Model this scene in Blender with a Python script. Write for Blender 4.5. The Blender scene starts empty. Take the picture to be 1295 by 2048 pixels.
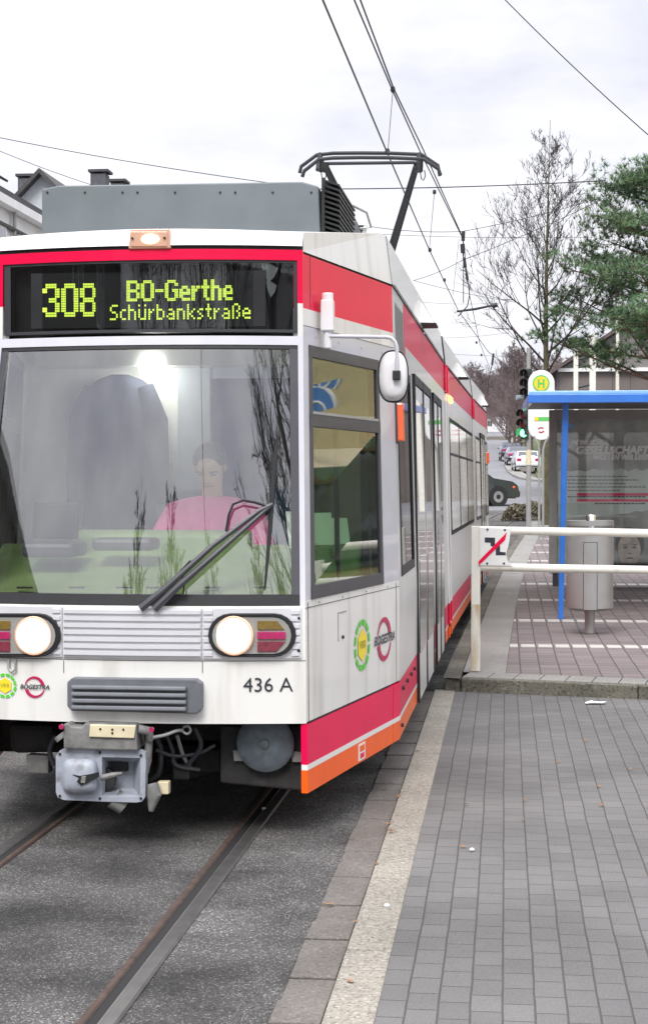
import bpy, bmesh, math, random
from mathutils import Vector, Matrix
R = math.radians
sc = bpy.context.scene
col = sc.collection

# ------------------------------------------------------------------ camera, world, sun, exposure
F, CX, CY, H = 3400.0, 647.5, 1024.0, 1.66          # focal length in photo pixels, photo centre, eye height
YAW = math.atan((1010 - CX) / F)                     # the track runs along +Y, the camera looks a little left of it
PIT = math.atan((CY - 965) / F)
cd = bpy.data.cameras.new('camera')
cam = bpy.data.objects.new('camera', cd); col.objects.link(cam)
cd.sensor_fit = 'VERTICAL'; cd.sensor_height = 24.0
cd.lens = 24.0 * F / 2048.0
cd.clip_start = 0.1; cd.clip_end = 2000
cam.location = (0, 0, H)
cam.rotation_euler = (math.pi / 2 - PIT, 0, YAW)
sc.camera = cam
SUN_EL, SUN_AZ = R(49), R(192)                       # azimuth clockwise from +Y: behind the camera, to its left
world = bpy.data.worlds.new('World'); sc.world = world
world.use_nodes = True
wn, wl = world.node_tree.nodes, world.node_tree.links
wn.clear()
wo = wn.new('ShaderNodeOutputWorld'); wb = wn.new('ShaderNodeBackground')
sky = wn.new('ShaderNodeTexSky'); sky.sky_type = 'NISHITA'; sky.sun_disc = False
sky.sun_elevation = SUN_EL; sky.sun_rotation = SUN_AZ
tc = wn.new('ShaderNodeTexCoord')
mp = wn.new('ShaderNodeMapping'); mp.inputs['Scale'].default_value = (1.0, 1.0, 2.6)
nz = wn.new('ShaderNodeTexNoise'); nz.inputs['Scale'].default_value = 3.6; nz.inputs['Detail'].default_value = 7
nz.inputs['Roughness'].default_value = 0.55
rp = wn.new('ShaderNodeValToRGB')
rp.color_ramp.elements[0].position = 0.36; rp.color_ramp.elements[0].color = (5.1, 5.15, 5.95, 1)
rp.color_ramp.elements[1].position = 0.60; rp.color_ramp.elements[1].color = (7.6, 7.6, 8.0, 1)
sx = wn.new('ShaderNodeSeparateXYZ')
mr = wn.new('ShaderNodeMapRange')                    # an overcast sky is brighter overhead than at the horizon
mr.inputs['From Min'].default_value = 0.28; mr.inputs['From Max'].default_value = 1.0
mr.inputs['To Min'].default_value = 1.0; mr.inputs['To Max'].default_value = 2.8
ml = wn.new('ShaderNodeVectorMath'); ml.operation = 'SCALE'
mx = wn.new('ShaderNodeMix'); mx.data_type = 'RGBA'; mx.inputs[0].default_value = 0.95
wl.new(tc.outputs['Generated'], mp.inputs['Vector']); wl.new(mp.outputs['Vector'], nz.inputs['Vector'])
wl.new(nz.outputs['Fac'], rp.inputs['Fac'])
wl.new(tc.outputs['Generated'], sx.inputs[0]); wl.new(sx.outputs['Z'], mr.inputs['Value'])
wl.new(rp.outputs['Color'], ml.inputs[0]); wl.new(mr.outputs['Result'], ml.inputs['Scale'])
wl.new(sky.outputs['Color'], mx.inputs['A']); wl.new(ml.outputs['Vector'], mx.inputs['B'])
wl.new(mx.outputs['Result'], wb.inputs['Color']); wb.inputs['Strength'].default_value = 0.1
wl.new(wb.outputs['Background'], wo.inputs['Surface'])
sd_ = bpy.data.lights.new('sun', 'SUN'); sd_.energy = 1.8; sd_.angle = R(25); sd_.color = (1.0, 0.97, 0.93)
sun = bpy.data.objects.new('sun', sd_); col.objects.link(sun)
dv = Vector((math.sin(SUN_AZ) * math.cos(SUN_EL), math.cos(SUN_AZ) * math.cos(SUN_EL), math.sin(SUN_EL)))
sun.rotation_euler = dv.to_track_quat('Z', 'Y').to_euler()
sc.view_settings.view_transform = 'Standard'; sc.view_settings.look = 'None'
sc.view_settings.exposure = 0.58; sc.view_settings.gamma = 1.0; sc.view_settings.use_curve_mapping = False
sc.cycles.max_bounces = 8; sc.cycles.transparent_max_bounces = 16
sc.cycles.use_denoising = True

# ------------------------------------------------------------------ pixel -> place helpers
def ray(px, py):
    x = (px - CX) / F; z = -(py - CY) / F
    y2 = math.cos(PIT) + z * math.sin(PIT); z2 = z * math.cos(PIT) - math.sin(PIT)
    return (x * math.cos(YAW) - y2 * math.sin(YAW), x * math.sin(YAW) + y2 * math.cos(YAW), z2)
def hit(px, py, ax, val):
    d = ray(px, py); o = (0, 0, H); i = 'xyz'.index(ax)
    t = (val - o[i]) / d[i]
    return Vector((o[0] + t * d[0], o[1] + t * d[1], o[2] + t * d[2]))
def gz(Y):                                           # height of the rising street
    pts = [(-200, 0), (19, 0), (36, .2), (70, .7), (119, 2.36), (250, 8.4), (420, 15), (900, 40)]
    for (a, za), (b, zb) in zip(pts, pts[1:]):
        if Y <= b: return za + (zb - za) * (Y - a) / (b - a)
    return pts[-1][1]
def xc(Y):                                           # centre line of the track, a slow bend to the right
    return -1.75 + .0065 * (Y - 3) + .0006 * max(0, Y - 8) ** 2

# ------------------------------------------------------------------ materials
def mat(name, c, rough=.6, metal=0, coat=0, var=.0, vs=8, bump=0, bs=60, spec=.5, emit=None, es=0, dirt=None):
    m = bpy.data.materials.new(name); m.use_nodes = True
    n, l = m.node_tree.nodes, m.node_tree.links
    b = n['Principled BSDF']
    b.inputs['Base Color'].default_value = (*c, 1); b.inputs['Roughness'].default_value = rough
    b.inputs['Metallic'].default_value = metal; b.inputs['Coat Weight'].default_value = coat
    b.inputs['Coat Roughness'].default_value = .06
    b.inputs['Specular IOR Level'].default_value = spec
    if emit: b.inputs['Emission Color'].default_value = (*emit, 1); b.inputs['Emission Strength'].default_value = es
    if var or bump or dirt:
        g = n.new('ShaderNodeNewGeometry')
    if var:
        t = n.new('ShaderNodeTexNoise'); t.inputs['Scale'].default_value = vs; t.inputs['Detail'].default_value = 6
        l.new(g.outputs['Position'], t.inputs['Vector'])
        r = n.new('ShaderNodeMapRange'); r.inputs['From Min'].default_value = .3; r.inputs['From Max'].default_value = .7
        r.inputs['To Min'].default_value = 1 - var; r.inputs['To Max'].default_value = 1 + var
        l.new(t.outputs['Fac'], r.inputs['Value'])
        v = n.new('ShaderNodeVectorMath'); v.operation = 'SCALE'; v.inputs[0].default_value = c
        l.new(r.outputs['Result'], v.inputs['Scale']); cur = v.outputs['Vector']
    else:
        cur = None
    if dirt:                                         # (colour, scale xyz, threshold, amount): streaks and grime
        dc, dsc, th, am = dirt
        mpn = n.new('ShaderNodeMapping'); mpn.inputs['Scale'].default_value = dsc
        l.new(g.outputs['Position'], mpn.inputs['Vector'])
        t2 = n.new('ShaderNodeTexNoise'); t2.inputs['Scale'].default_value = 1; t2.inputs['Detail'].default_value = 8
        l.new(mpn.outputs['Vector'], t2.inputs['Vector'])
        r2 = n.new('ShaderNodeMapRange'); r2.inputs['From Min'].default_value = th; r2.inputs['From Max'].default_value = th + .25
        r2.inputs['To Max'].default_value = am
        l.new(t2.outputs['Fac'], r2.inputs['Value'])
        mxn = n.new('ShaderNodeMix'); mxn.data_type = 'RGBA'
        if cur: l.new(cur, mxn.inputs['A'])
        else: mxn.inputs['A'].default_value = (*c, 1)
        mxn.inputs['B'].default_value = (*dc, 1); l.new(r2.outputs['Result'], mxn.inputs[0])
        cur = mxn.outputs['Result']
    if cur: l.new(cur, b.inputs['Base Color'])
    if bump:
        t3 = n.new('ShaderNodeTexNoise'); t3.inputs['Scale'].default_value = bs; t3.inputs['Detail'].default_value = 4
        l.new(g.outputs['Position'], t3.inputs['Vector'])
        bp = n.new('ShaderNodeBump'); bp.inputs['Strength'].default_value = bump; bp.inputs['Distance'].default_value = .01
        l.new(t3.outputs['Fac'], bp.inputs['Height']); l.new(bp.outputs['Normal'], b.inputs['Normal'])
    return m
def glass(name, tint, refl, edge=1.0):
    m = bpy.data.materials.new(name); m.use_nodes = True
    n, l = m.node_tree.nodes, m.node_tree.links
    n.remove(n['Principled BSDF'])
    tr = n.new('ShaderNodeBsdfTransparent'); tr.inputs['Color'].default_value = (*tint, 1)
    gl = n.new('ShaderNodeBsdfGlossy'); gl.inputs['Roughness'].default_value = .015
    lw = n.new('ShaderNodeLayerWeight'); lw.inputs['Blend'].default_value = .25
    r = n.new('ShaderNodeMapRange'); r.inputs['To Min'].default_value = refl; r.inputs['To Max'].default_value = edge
    l.new(lw.outputs['Fresnel'], r.inputs['Value'])
    mxs = n.new('ShaderNodeMixShader')
    l.new(r.outputs['Result'], mxs.inputs[0]); l.new(tr.outputs[0], mxs.inputs[1]); l.new(gl.outputs[0], mxs.inputs[2])
    l.new(mxs.outputs[0], n['Material Output'].inputs['Surface'])
    return m
def bricks(name, c1, c2, mortar, w, h, swap, ms=.006, rough=.85, bump=.5, off=.5, var=.18, rows=None, x0=0, y0=0):
    m = bpy.data.materials.new(name); m.use_nodes = True
    n, l = m.node_tree.nodes, m.node_tree.links
    b = n['Principled BSDF']; b.inputs['Roughness'].default_value = rough; b.inputs['Specular IOR Level'].default_value = .3
    g = n.new('ShaderNodeNewGeometry'); s = n.new('ShaderNodeSeparateXYZ'); l.new(g.outputs['Position'], s.inputs[0])
    wz = n.new('ShaderNodeTexNoise'); wz.inputs['Scale'].default_value = 2.2; wz.inputs['Detail'].default_value = 3
    l.new(g.outputs['Position'], wz.inputs['Vector'])
    c = n.new('ShaderNodeCombineXYZ')
    if swap: l.new(s.outputs['Y'], c.inputs['X']); l.new(s.outputs['X'], c.inputs['Y'])
    else: l.new(s.outputs['X'], c.inputs['X']); l.new(s.outputs['Y'], c.inputs['Y'])
    wob = n.new('ShaderNodeVectorMath'); wob.operation = 'MULTIPLY_ADD'
    wob.inputs[1].default_value = (.012, .012, 0); l.new(wz.outputs['Color'], wob.inputs[0]); l.new(c.outputs[0], wob.inputs[2])
    ad = n.new('ShaderNodeVectorMath'); ad.operation = 'ADD'; ad.inputs[1].default_value = (x0, y0, 0)
    l.new(wob.outputs[0], ad.inputs[0])
    br = n.new('ShaderNodeTexBrick'); br.inputs['Scale'].default_value = 1
    br.inputs['Color1'].default_value = (*c1, 1); br.inputs['Color2'].default_value = (*c2, 1); br.inputs['Mortar'].default_value = (*mortar, 1)
    br.inputs['Brick Width'].default_value = w; br.inputs['Row Height'].default_value = h
    br.inputs['Mortar Size'].default_value = ms; br.inputs['Mortar Smooth'].default_value = .25; br.offset = off
    l.new(ad.outputs[0], br.inputs['Vector'])
    t = n.new('ShaderNodeTexNoise'); t.inputs['Scale'].default_value = 190; t.inputs['Detail'].default_value = 3
    l.new(g.outputs['Position'], t.inputs['Vector'])
    t2 = n.new('ShaderNodeTexNoise'); t2.inputs['Scale'].default_value = .9; t2.inputs['Detail'].default_value = 6
    l.new(g.outputs['Position'], t2.inputs['Vector'])
    sm = n.new('ShaderNodeMath'); sm.operation = 'ADD'; l.new(t.outputs['Fac'], sm.inputs[0]); l.new(t2.outputs['Fac'], sm.inputs[1])
    r = n.new('ShaderNodeMapRange'); r.inputs['From Min'].default_value = .7; r.inputs['From Max'].default_value = 1.3
    r.inputs['To Min'].default_value = 1 - var; r.inputs['To Max'].default_value = 1 + var; l.new(sm.outputs[0], r.inputs['Value'])
    v = n.new('ShaderNodeVectorMath'); v.operation = 'SCALE'; l.new(br.outputs['Color'], v.inputs[0]); l.new(r.outputs['Result'], v.inputs['Scale'])
    cur = v.outputs['Vector']
    if rows:                                         # (period, width, start, colour): pale rows laid across
        p, wd, st, rc = rows
        ma = n.new('ShaderNodeMath'); ma.operation = 'SUBTRACT'; ma.inputs[1].default_value = st; l.new(s.outputs['Y'], ma.inputs[0])
        mo = n.new('ShaderNodeMath'); mo.operation = 'FLOORED_MODULO'; mo.inputs[1].default_value = p; l.new(ma.outputs[0], mo.inputs[0])
        lt = n.new('ShaderNodeMath'); lt.operation = 'LESS_THAN'; lt.inputs[1].default_value = wd; l.new(mo.outputs[0], lt.inputs[0])
        inv = n.new('ShaderNodeMath'); inv.operation = 'SUBTRACT'; inv.inputs[0].default_value = 1; l.new(br.outputs['Fac'], inv.inputs[1])
        mu = n.new('ShaderNodeMath'); mu.operation = 'MULTIPLY'; l.new(inv.outputs[0], mu.inputs[1])
        xa = n.new('ShaderNodeMath'); xa.operation = 'ADD'; xa.inputs[1].default_value = y0; l.new(s.outputs['X'], xa.inputs[0])
        xm = n.new('ShaderNodeMath'); xm.operation = 'FLOORED_MODULO'; xm.inputs[1].default_value = h; l.new(xa.outputs[0], xm.inputs[0])
        xg = n.new('ShaderNodeMath'); xg.operation = 'GREATER_THAN'; xg.inputs[1].default_value = .018; l.new(xm.outputs[0], xg.inputs[0])
        x2 = n.new('ShaderNodeMath'); x2.operation = 'MULTIPLY'; l.new(xg.outputs[0], x2.inputs[0]); l.new(lt.outputs[0], x2.inputs[1]); l.new(x2.outputs[0], mu.inputs[0])
        mxn = n.new('ShaderNodeMix'); mxn.data_type = 'RGBA'; mxn.inputs['B'].default_value = (*rc, 1)
        l.new(mu.outputs[0], mxn.inputs[0]); l.new(cur, mxn.inputs['A']); cur = mxn.outputs['Result']
    l.new(cur, b.inputs['Base Color'])
    hs = n.new('ShaderNodeMath'); hs.operation = 'MULTIPLY_ADD'; hs.inputs[1].default_value = -1.0
    l.new(br.outputs['Fac'], hs.inputs[0])
    hm = n.new('ShaderNodeMath'); hm.operation = 'MULTIPLY'; hm.inputs[1].default_value = .35; l.new(t.outputs['Fac'], hm.inputs[0])
    l.new(hm.outputs[0], hs.inputs[2])
    bp = n.new('ShaderNodeBump'); bp.inputs['Strength'].default_value = bump; bp.inputs['Distance'].default_value = .008
    l.new(hs.outputs[0], bp.inputs['Height']); l.new(bp.outputs['Normal'], b.inputs['Normal'])
    return m
def speckle(name, base, light, dark, scale, rough=.85, bump=.6, patch=.25, amt=.5, patchcol=None):
    """asphalt and exposed-aggregate concrete: stones in a binder, with worn patches"""
    m = bpy.data.materials.new(name); m.use_nodes = True
    n, l = m.node_tree.nodes, m.node_tree.links
    b = n['Principled BSDF']; b.inputs['Roughness'].default_value = rough; b.inputs['Specular IOR Level'].default_value = .35
    g = n.new('ShaderNodeNewGeometry')
    vo = n.new('ShaderNodeTexVoronoi'); vo.inputs['Scale'].default_value = scale; l.new(g.outputs['Position'], vo.inputs['Vector'])
    sp = n.new('ShaderNodeSeparateColor'); l.new(vo.outputs['Color'], sp.inputs[0])
    r = n.new('ShaderNodeValToRGB'); e = r.color_ramp.elements
    e[0].position = 0; e[0].color = (*dark, 1); e[1].position = 1; e[1].color = (*light, 1)
    k = e.new(.35); k.color = (*base, 1); k = e.new(1 - .25 * amt); k.color = (*base, 1)
    l.new(sp.outputs[0], r.inputs['Fac'])
    t = n.new('ShaderNodeTexNoise'); t.inputs['Scale'].default_value = 1.3; t.inputs['Detail'].default_value = 9; t.inputs['Roughness'].default_value = .65
    l.new(g.outputs['Position'], t.inputs['Vector'])
    mr_ = n.new('ShaderNodeMapRange'); mr_.inputs['From Min'].default_value = .35; mr_.inputs['From Max'].default_value = .65
    mr_.inputs['To Min'].default_value = 1 - patch; mr_.inputs['To Max'].default_value = 1 + patch; l.new(t.outputs['Fac'], mr_.inputs['Value'])
    v = n.new('ShaderNodeVectorMath'); v.operation = 'SCALE'; l.new(r.outputs['Color'], v.inputs[0]); l.new(mr_.outputs['Result'], v.inputs['Scale'])
    l.new(v.outputs['Vector'], b.inputs['Base Color'])
    bp = n.new('ShaderNodeBump'); bp.inputs['Strength'].default_value = bump; bp.inputs['Distance'].default_value = .006
    l.new(vo.outputs['Distance'], bp.inputs['Height']); l.new(bp.outputs['Normal'], b.inputs['Normal'])
    return m

M = {}
M['white'] = mat('white paint', (.79, .785, .745), .35, coat=.3, var=.03, vs=3, dirt=((.40, .37, .30), (9, 9, 1.0), .50, .5))
M['roofwhite'] = mat('roof white', (.80, .80, .78), .35, coat=.3, var=.02)
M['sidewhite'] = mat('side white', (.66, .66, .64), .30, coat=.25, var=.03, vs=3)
M['pillar'] = mat('pillar grey', (.56, .56, .60), .4, coat=.3, var=.03)
M['red'] = mat('red paint', (.80, .0, .055), .38, coat=.1, spec=.3, var=.05, vs=4)
M['skirtred'] = mat('skirt red', (.78, .0, .075), .38, coat=.1, spec=.3, var=.06, vs=4)
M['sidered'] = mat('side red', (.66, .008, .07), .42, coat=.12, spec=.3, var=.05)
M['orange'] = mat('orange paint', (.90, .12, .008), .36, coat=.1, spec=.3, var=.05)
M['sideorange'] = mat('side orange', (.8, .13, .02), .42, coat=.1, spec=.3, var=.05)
M['stripe'] = mat('white stripe', (.8, .8, .76), .35, coat=.3)
M['black'] = mat('black rubber', (.012, .013, .015), .55, var=.2, vs=20)
M['dark'] = mat('dark underframe', (.022, .021, .02), .8, var=.4, vs=14, bump=.3)
M['frame'] = mat('dark window frame', (.055, .056, .065), .45, var=.1)
M['acgrey'] = mat('roof box grey', (.142, .165, .175), .5, var=.08, vs=5, dirt=((.12, .13, .13), (6, 6, 2), .58, .4))
M['buf'] = mat('buffer grey', (.14, .15, .165), .5, var=.1, vs=12, dirt=((.28, .27, .25), (20, 20, 8), .6, .3))
M['coup'] = mat('coupler grey', (.36, .39, .44), .45, var=.1, vs=14, dirt=((.10, .095, .09), (16, 16, 16), .52, .75))
M['coupdirty'] = mat('dirty casting', (.20, .20, .19), .6, var=.25, vs=18, bump=.2, dirt=((.07, .06, .05), (14, 14, 14), .5, .7))
M['cream'] = mat('cream plate', (.70, .62, .42), .5, var=.08, vs=16)
M['bell'] = mat('bell steel', (.13, .16, .18), .5, metal=.3, var=.2, vs=16, dirt=((.06, .06, .05), (14, 14, 14), .5, .6))
M['steel'] = mat('brushed steel', (.40, .40, .39), .42, metal=.6, var=.06, vs=6, dirt=((.30, .26, .22), (5, 5, 1.5), .52, .5))
M['chrome'] = mat('chrome', (.8, .8, .8), .12, metal=1)
M['silver'] = mat('grooved aluminium', (.70, .70, .72), .4, metal=.15, var=.03)
M['rail'] = mat('rail steel', (.13, .125, .12), .45, metal=.6, var=.2, vs=10)
M['railshine'] = mat('polished rail edge', (.42, .41, .40), .3, metal=.8, var=.15, vs=10)
M['rust'] = mat('rusty rail', (.065, .040, .030), .8, var=.35, vs=20, bump=.3)
M['groove'] = mat('rail groove', (.015, .014, .013), .9)
M['windscreen'] = glass('windscreen glass', (.96, 1.0, .96), .27)
M['sideglass'] = glass('cab side glass', (.66, .92, .66), .22)
M['dispglass'] = glass('display glass', (.75, .78, .78), .08)
M['partglass'] = glass('partition glass', (.86, .92, .90), .012, .05)
M['saloonglass'] = glass('saloon window glass', (.30, .46, .38), .07)
M['seat'] = mat('seat cloth', (.10, .16, .30), .8, var=.2, vs=20)
M['railyellow'] = mat('grab pole', (.75, .55, .05), .35)
M['shelterglass'] = glass('shelter glass', (.95, .98, .97), .08)
M['darkglass'] = mat('dark window glass', (.055, .085, .07), .04, spec=.9, coat=1)
M['doorglass'] = mat('door glass', (.06, .10, .08), .05, spec=.9, coat=1)
M['mirrorwhite'] = mat('mirror housing', (.78, .77, .78), .35, coat=.3)
M['led'] = mat('led dots', (.3, .4, .02), .5, emit=(.60, .80, .08), es=1.3)
M['dispback'] = mat('display board', (.012, .013, .014), .4, var=.3, vs=5)
M['dispedge'] = mat('display surround', (.05, .052, .056), .35)
M['headlamp'] = mat('lit headlamp', (1, 1, 1), .3, emit=(1, .92, .80), es=1.7)
M['lamphalo'] = mat('warm reflector', (.8, .55, .40), .25, metal=.4, emit=(1, .42, .22), es=.35)
M['rooflamp'] = mat('lit roof lamp', (1, .8, .5), .3, emit=(1, .80, .50), es=3)
M['lampamber'] = mat('roof lamp lens', (.55, .33, .24), .2, coat=.5, emit=(1, .5, .25), es=.08)
M['amber'] = mat('amber lens', (.20, .13, .025), .15, coat=1, var=.2, vs=60)
M['tail'] = mat('tail lens', (.42, .015, .11), .12, coat=1, var=.15, vs=60)
M['tail2'] = mat('dim tail lens', (.20, .03, .05), .12, coat=1, var=.3, vs=60)
M['markorange'] = mat('orange marker', (.85, .10, .01), .2, coat=1, emit=(1, .1, .01), es=.15)
M['orangelit'] = mat('lit orange marker', (1, .4, .1), .3, emit=(1, .36, .08), es=3)
M['greylens'] = mat('grey lens housing', (.30, .30, .28), .3, coat=.4)
M['dash'] = mat('dashboard with reflected green', (.23, .31, .13), .6, var=.12, vs=6)  # green reflected in the windscreen is mixed into the dashboard's own colour
M['partition'] = mat('cab partition', (.82, .83, .76), .6, var=.04)
M['partgrey'] = mat('cab partition grey', (.46, .50, .54), .5, var=.05)
M['cabfill'] = mat('added cab fill glow', (1, 1, 1), .4, emit=(1, .98, .94), es=12)  # glow added to brighten the cab interior
M['paper'] = mat('paper', (.80, .82, .80), .8)
M['skin'] = mat('skin', (.80, .50, .38), .5, var=.08, vs=20)
M['hair'] = mat('grey hair', (.16, .13, .11), .8, var=.3, vs=60)
M['sweater'] = mat('pink sweater', (.92, .15, .40), .85, var=.10, vs=12, bump=.6, bs=16)
M['jacket'] = mat('navy jacket', (.040, .050, .080), .85, var=.2, vs=8, bump=.12, bs=25)
M['green'] = mat('logo green', (.10, .62, .04), .4)
M['yellow'] = mat('logo yellow', (.88, .70, .03), .4)
M['crimson'] = mat('logo crimson', (.50, .015, .09), .4)
M['ink'] = mat('ink', (.03, .032, .045), .5)
M['inkgreen'] = mat('olive ink', (.35, .36, .05), .5)
M['blue'] = mat('blue paint', (.035, .17, .58), .35, coat=.3, var=.08, vs=6)
M['bluetop'] = mat('blue fascia top', (.22, .46, .88), .3, coat=.3, var=.06)
M['railwhite'] = mat('railing white', (.76, .74, .66), .5, var=.06, vs=7, dirt=((.30, .19, .07), (8, 8, 3), .60, .6))
M['railrust'] = mat('railing post with rust', (.76, .74, .66), .55, var=.06, vs=7, dirt=((.42, .27, .10), (11, 11, 2.4), .44, .8))
M['signwhite'] = mat('sign white', (.78, .78, .76), .45, var=.03)
M['alu'] = mat('aluminium grey', (.36, .36, .35), .45, metal=.3, var=.08)
M['wire'] = mat('wire', (.02, .022, .025), .6)
M['darkmetal'] = mat('dark metal', (.03, .033, .032), .5, metal=.3, var=.2)
M['poster'] = mat('poster grey', (.46, .48, .47), .5, var=.5, vs=2.6)
M['posterlight'] = mat('poster pale', (.72, .82, .78), .5, var=.06, vs=4)
M['postertext'] = mat('poster text', (.90, .91, .90), .5)
M['postergrey'] = mat('poster small print', (.24, .27, .26), .5)
M['posterred'] = mat('poster red', (.88, .04, .17), .5)
M['face'] = mat('printed face', (.66, .58, .52), .6, var=.25, vs=9)
M['facedark'] = mat('printed face dark', (.20, .18, .17), .6, var=.2)
M['traffic'] = mat('signal housing', (.025, .035, .03), .5)
M['lampred'] = mat('dim red lamp', (.25, .015, .03), .2, coat=.5)
M['lampgreen'] = mat('lit green lamp', (.1, .9, .4), .3, emit=(.12, 1, .35), es=5)
M['bark'] = mat('bark', (.105, .085, .06), .9, var=.3, vs=8, bump=.4, bs=30)
M['barkgreen'] = mat('mossy bark', (.098, .088, .048), .9, var=.35, vs=6, bump=.4, bs=30)
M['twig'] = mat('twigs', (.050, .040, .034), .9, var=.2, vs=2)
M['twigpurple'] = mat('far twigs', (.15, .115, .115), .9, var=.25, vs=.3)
M['pinebark'] = mat('pine bark', (.10, .055, .038), .9, var=.3, vs=6, bump=.4, bs=20)
M['needle'] = mat('pine needles', (.066, .130, .056), .7, var=.45, vs=1.6)
M['needle2'] = mat('young pine needles', (.13, .205, .09), .7, var=.35, vs=1.6)
M['leaf'] = mat('hedge leaves', (.095, .085, .05), .7, var=.6, vs=9)
M['leaf2'] = mat('hedge leaves pale', (.20, .17, .12), .7, var=.4, vs=9)
M['grass'] = mat('verge grass', (.10, .115, .04), .9, var=.35, vs=1.2, bump=.5, bs=14)
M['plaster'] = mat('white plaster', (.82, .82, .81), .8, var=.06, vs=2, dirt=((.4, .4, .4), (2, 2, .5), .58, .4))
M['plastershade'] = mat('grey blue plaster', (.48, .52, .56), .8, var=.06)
M['roofdark'] = mat('dark roof tiles', (.055, .052, .055), .7, var=.25, vs=3, bump=.4, bs=9)
M['roofbrown'] = mat('brown roof tiles', (.10, .075, .07), .8, var=.2, vs=2, bump=.4, bs=9)
M['roofred'] = mat('red roof tiles', (.28, .09, .06), .8, var=.2, vs=2)
M['chimney'] = mat('slate chimney', (.085, .085, .10), .7, var=.2, vs=6)
M['housewall'] = bricks('grey brick wall', (.15, .128, .118), (.18, .155, .145), (.09, .08, .075), .8, .18, False, .02)
M['cladding'] = mat('grey cladding', (.18, .165, .16), .7, var=.12, vs=3)
M['cream2'] = mat('cream wall', (.70, .58, .30), .8, var=.08)
M['awning'] = mat('awning cloth', (.12, .20, .12), .8, var=.1)
M['winglass'] = mat('window pane', (.05, .06, .07), .05, spec=.9, coat=1)
M['carwhite'] = mat('white car paint', (.66, .68, .70), .25, coat=1)
M['rim'] = mat('alloy rim', (.34, .35, .35), .35, metal=.6)
M['carblack'] = mat('dark green car paint', (.026, .036, .034), .2, coat=1)
M['carblue'] = mat('dark blue car paint', (.06, .075, .13), .25, coat=1)
M['cargrey'] = mat('grey car paint', (.17, .17, .21), .25, coat=1)
M['tyre'] = mat('tyre', (.015, .015, .015), .8)
M['leafbrown'] = mat('dry leaf', (.26, .145, .07), .8, var=.3, vs=40)
M['litter'] = mat('white paper scrap', (.75, .75, .75), .8)
M['ground'] = mat('verge soil', (.10, .09, .065), .95, var=.4, vs=.6, bump=.5, bs=6)
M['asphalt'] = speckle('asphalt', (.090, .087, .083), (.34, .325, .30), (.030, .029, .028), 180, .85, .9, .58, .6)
def track_band(m):  # darkens the asphalt in a noisy band along the track centre
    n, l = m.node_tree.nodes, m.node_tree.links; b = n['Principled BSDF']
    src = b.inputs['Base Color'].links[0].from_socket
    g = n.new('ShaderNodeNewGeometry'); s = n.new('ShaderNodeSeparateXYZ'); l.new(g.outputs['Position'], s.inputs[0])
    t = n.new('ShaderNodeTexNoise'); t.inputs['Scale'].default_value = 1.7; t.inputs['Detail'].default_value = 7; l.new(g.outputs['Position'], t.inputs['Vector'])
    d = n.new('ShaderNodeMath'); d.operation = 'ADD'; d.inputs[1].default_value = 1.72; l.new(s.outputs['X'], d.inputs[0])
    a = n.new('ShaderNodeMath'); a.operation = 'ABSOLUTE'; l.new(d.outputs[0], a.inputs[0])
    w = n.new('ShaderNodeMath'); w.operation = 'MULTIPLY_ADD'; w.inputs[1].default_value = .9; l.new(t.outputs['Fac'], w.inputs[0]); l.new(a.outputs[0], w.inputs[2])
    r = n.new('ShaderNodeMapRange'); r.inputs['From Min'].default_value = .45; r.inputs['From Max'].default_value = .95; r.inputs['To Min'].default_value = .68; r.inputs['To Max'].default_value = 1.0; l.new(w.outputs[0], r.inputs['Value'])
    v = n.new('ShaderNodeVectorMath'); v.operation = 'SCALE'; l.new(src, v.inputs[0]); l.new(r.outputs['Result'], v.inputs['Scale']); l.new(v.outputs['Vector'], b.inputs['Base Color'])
track_band(M['asphalt'])
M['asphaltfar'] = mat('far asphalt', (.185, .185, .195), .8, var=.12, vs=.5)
M['gutter'] = speckle('gutter concrete', (.150, .135, .120), (.22, .20, .18), (.10, .09, .08), 120, .85, .4, .22, .4)
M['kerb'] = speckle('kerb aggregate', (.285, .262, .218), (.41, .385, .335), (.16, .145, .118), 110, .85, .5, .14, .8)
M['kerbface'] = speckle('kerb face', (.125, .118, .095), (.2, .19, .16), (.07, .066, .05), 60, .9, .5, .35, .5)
M['slab'] = speckle('platform slab', (.25, .242, .222), (.32, .31, .28), (.19, .18, .165), 90, .85, .35, .12, .4)
M['paving'] = bricks('grey block paving', (.132, .129, .124), (.156, .152, .146), (.078, .073, .066), .170, .1, True, .0034, bump=.8, var=.34)
M['platpave'] = bricks('mauve block paving', (.165, .138, .136), (.215, .180, .176), (.085, .078, .072), .2, .16, True, .007, off=0, bump=.5, var=.14,
                       rows=(2.9, .30, 15.95, (.50, .48, .44)), y0=.03)
M['border'] = bricks('grey border blocks', (.235, .225, .205), (.27, .26, .24), (.08, .075, .065), .2, .4, False, .008, off=0, bump=.4)
M['mark'] = mat('road marking', (.55, .55, .52), .7, var=.1)

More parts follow.
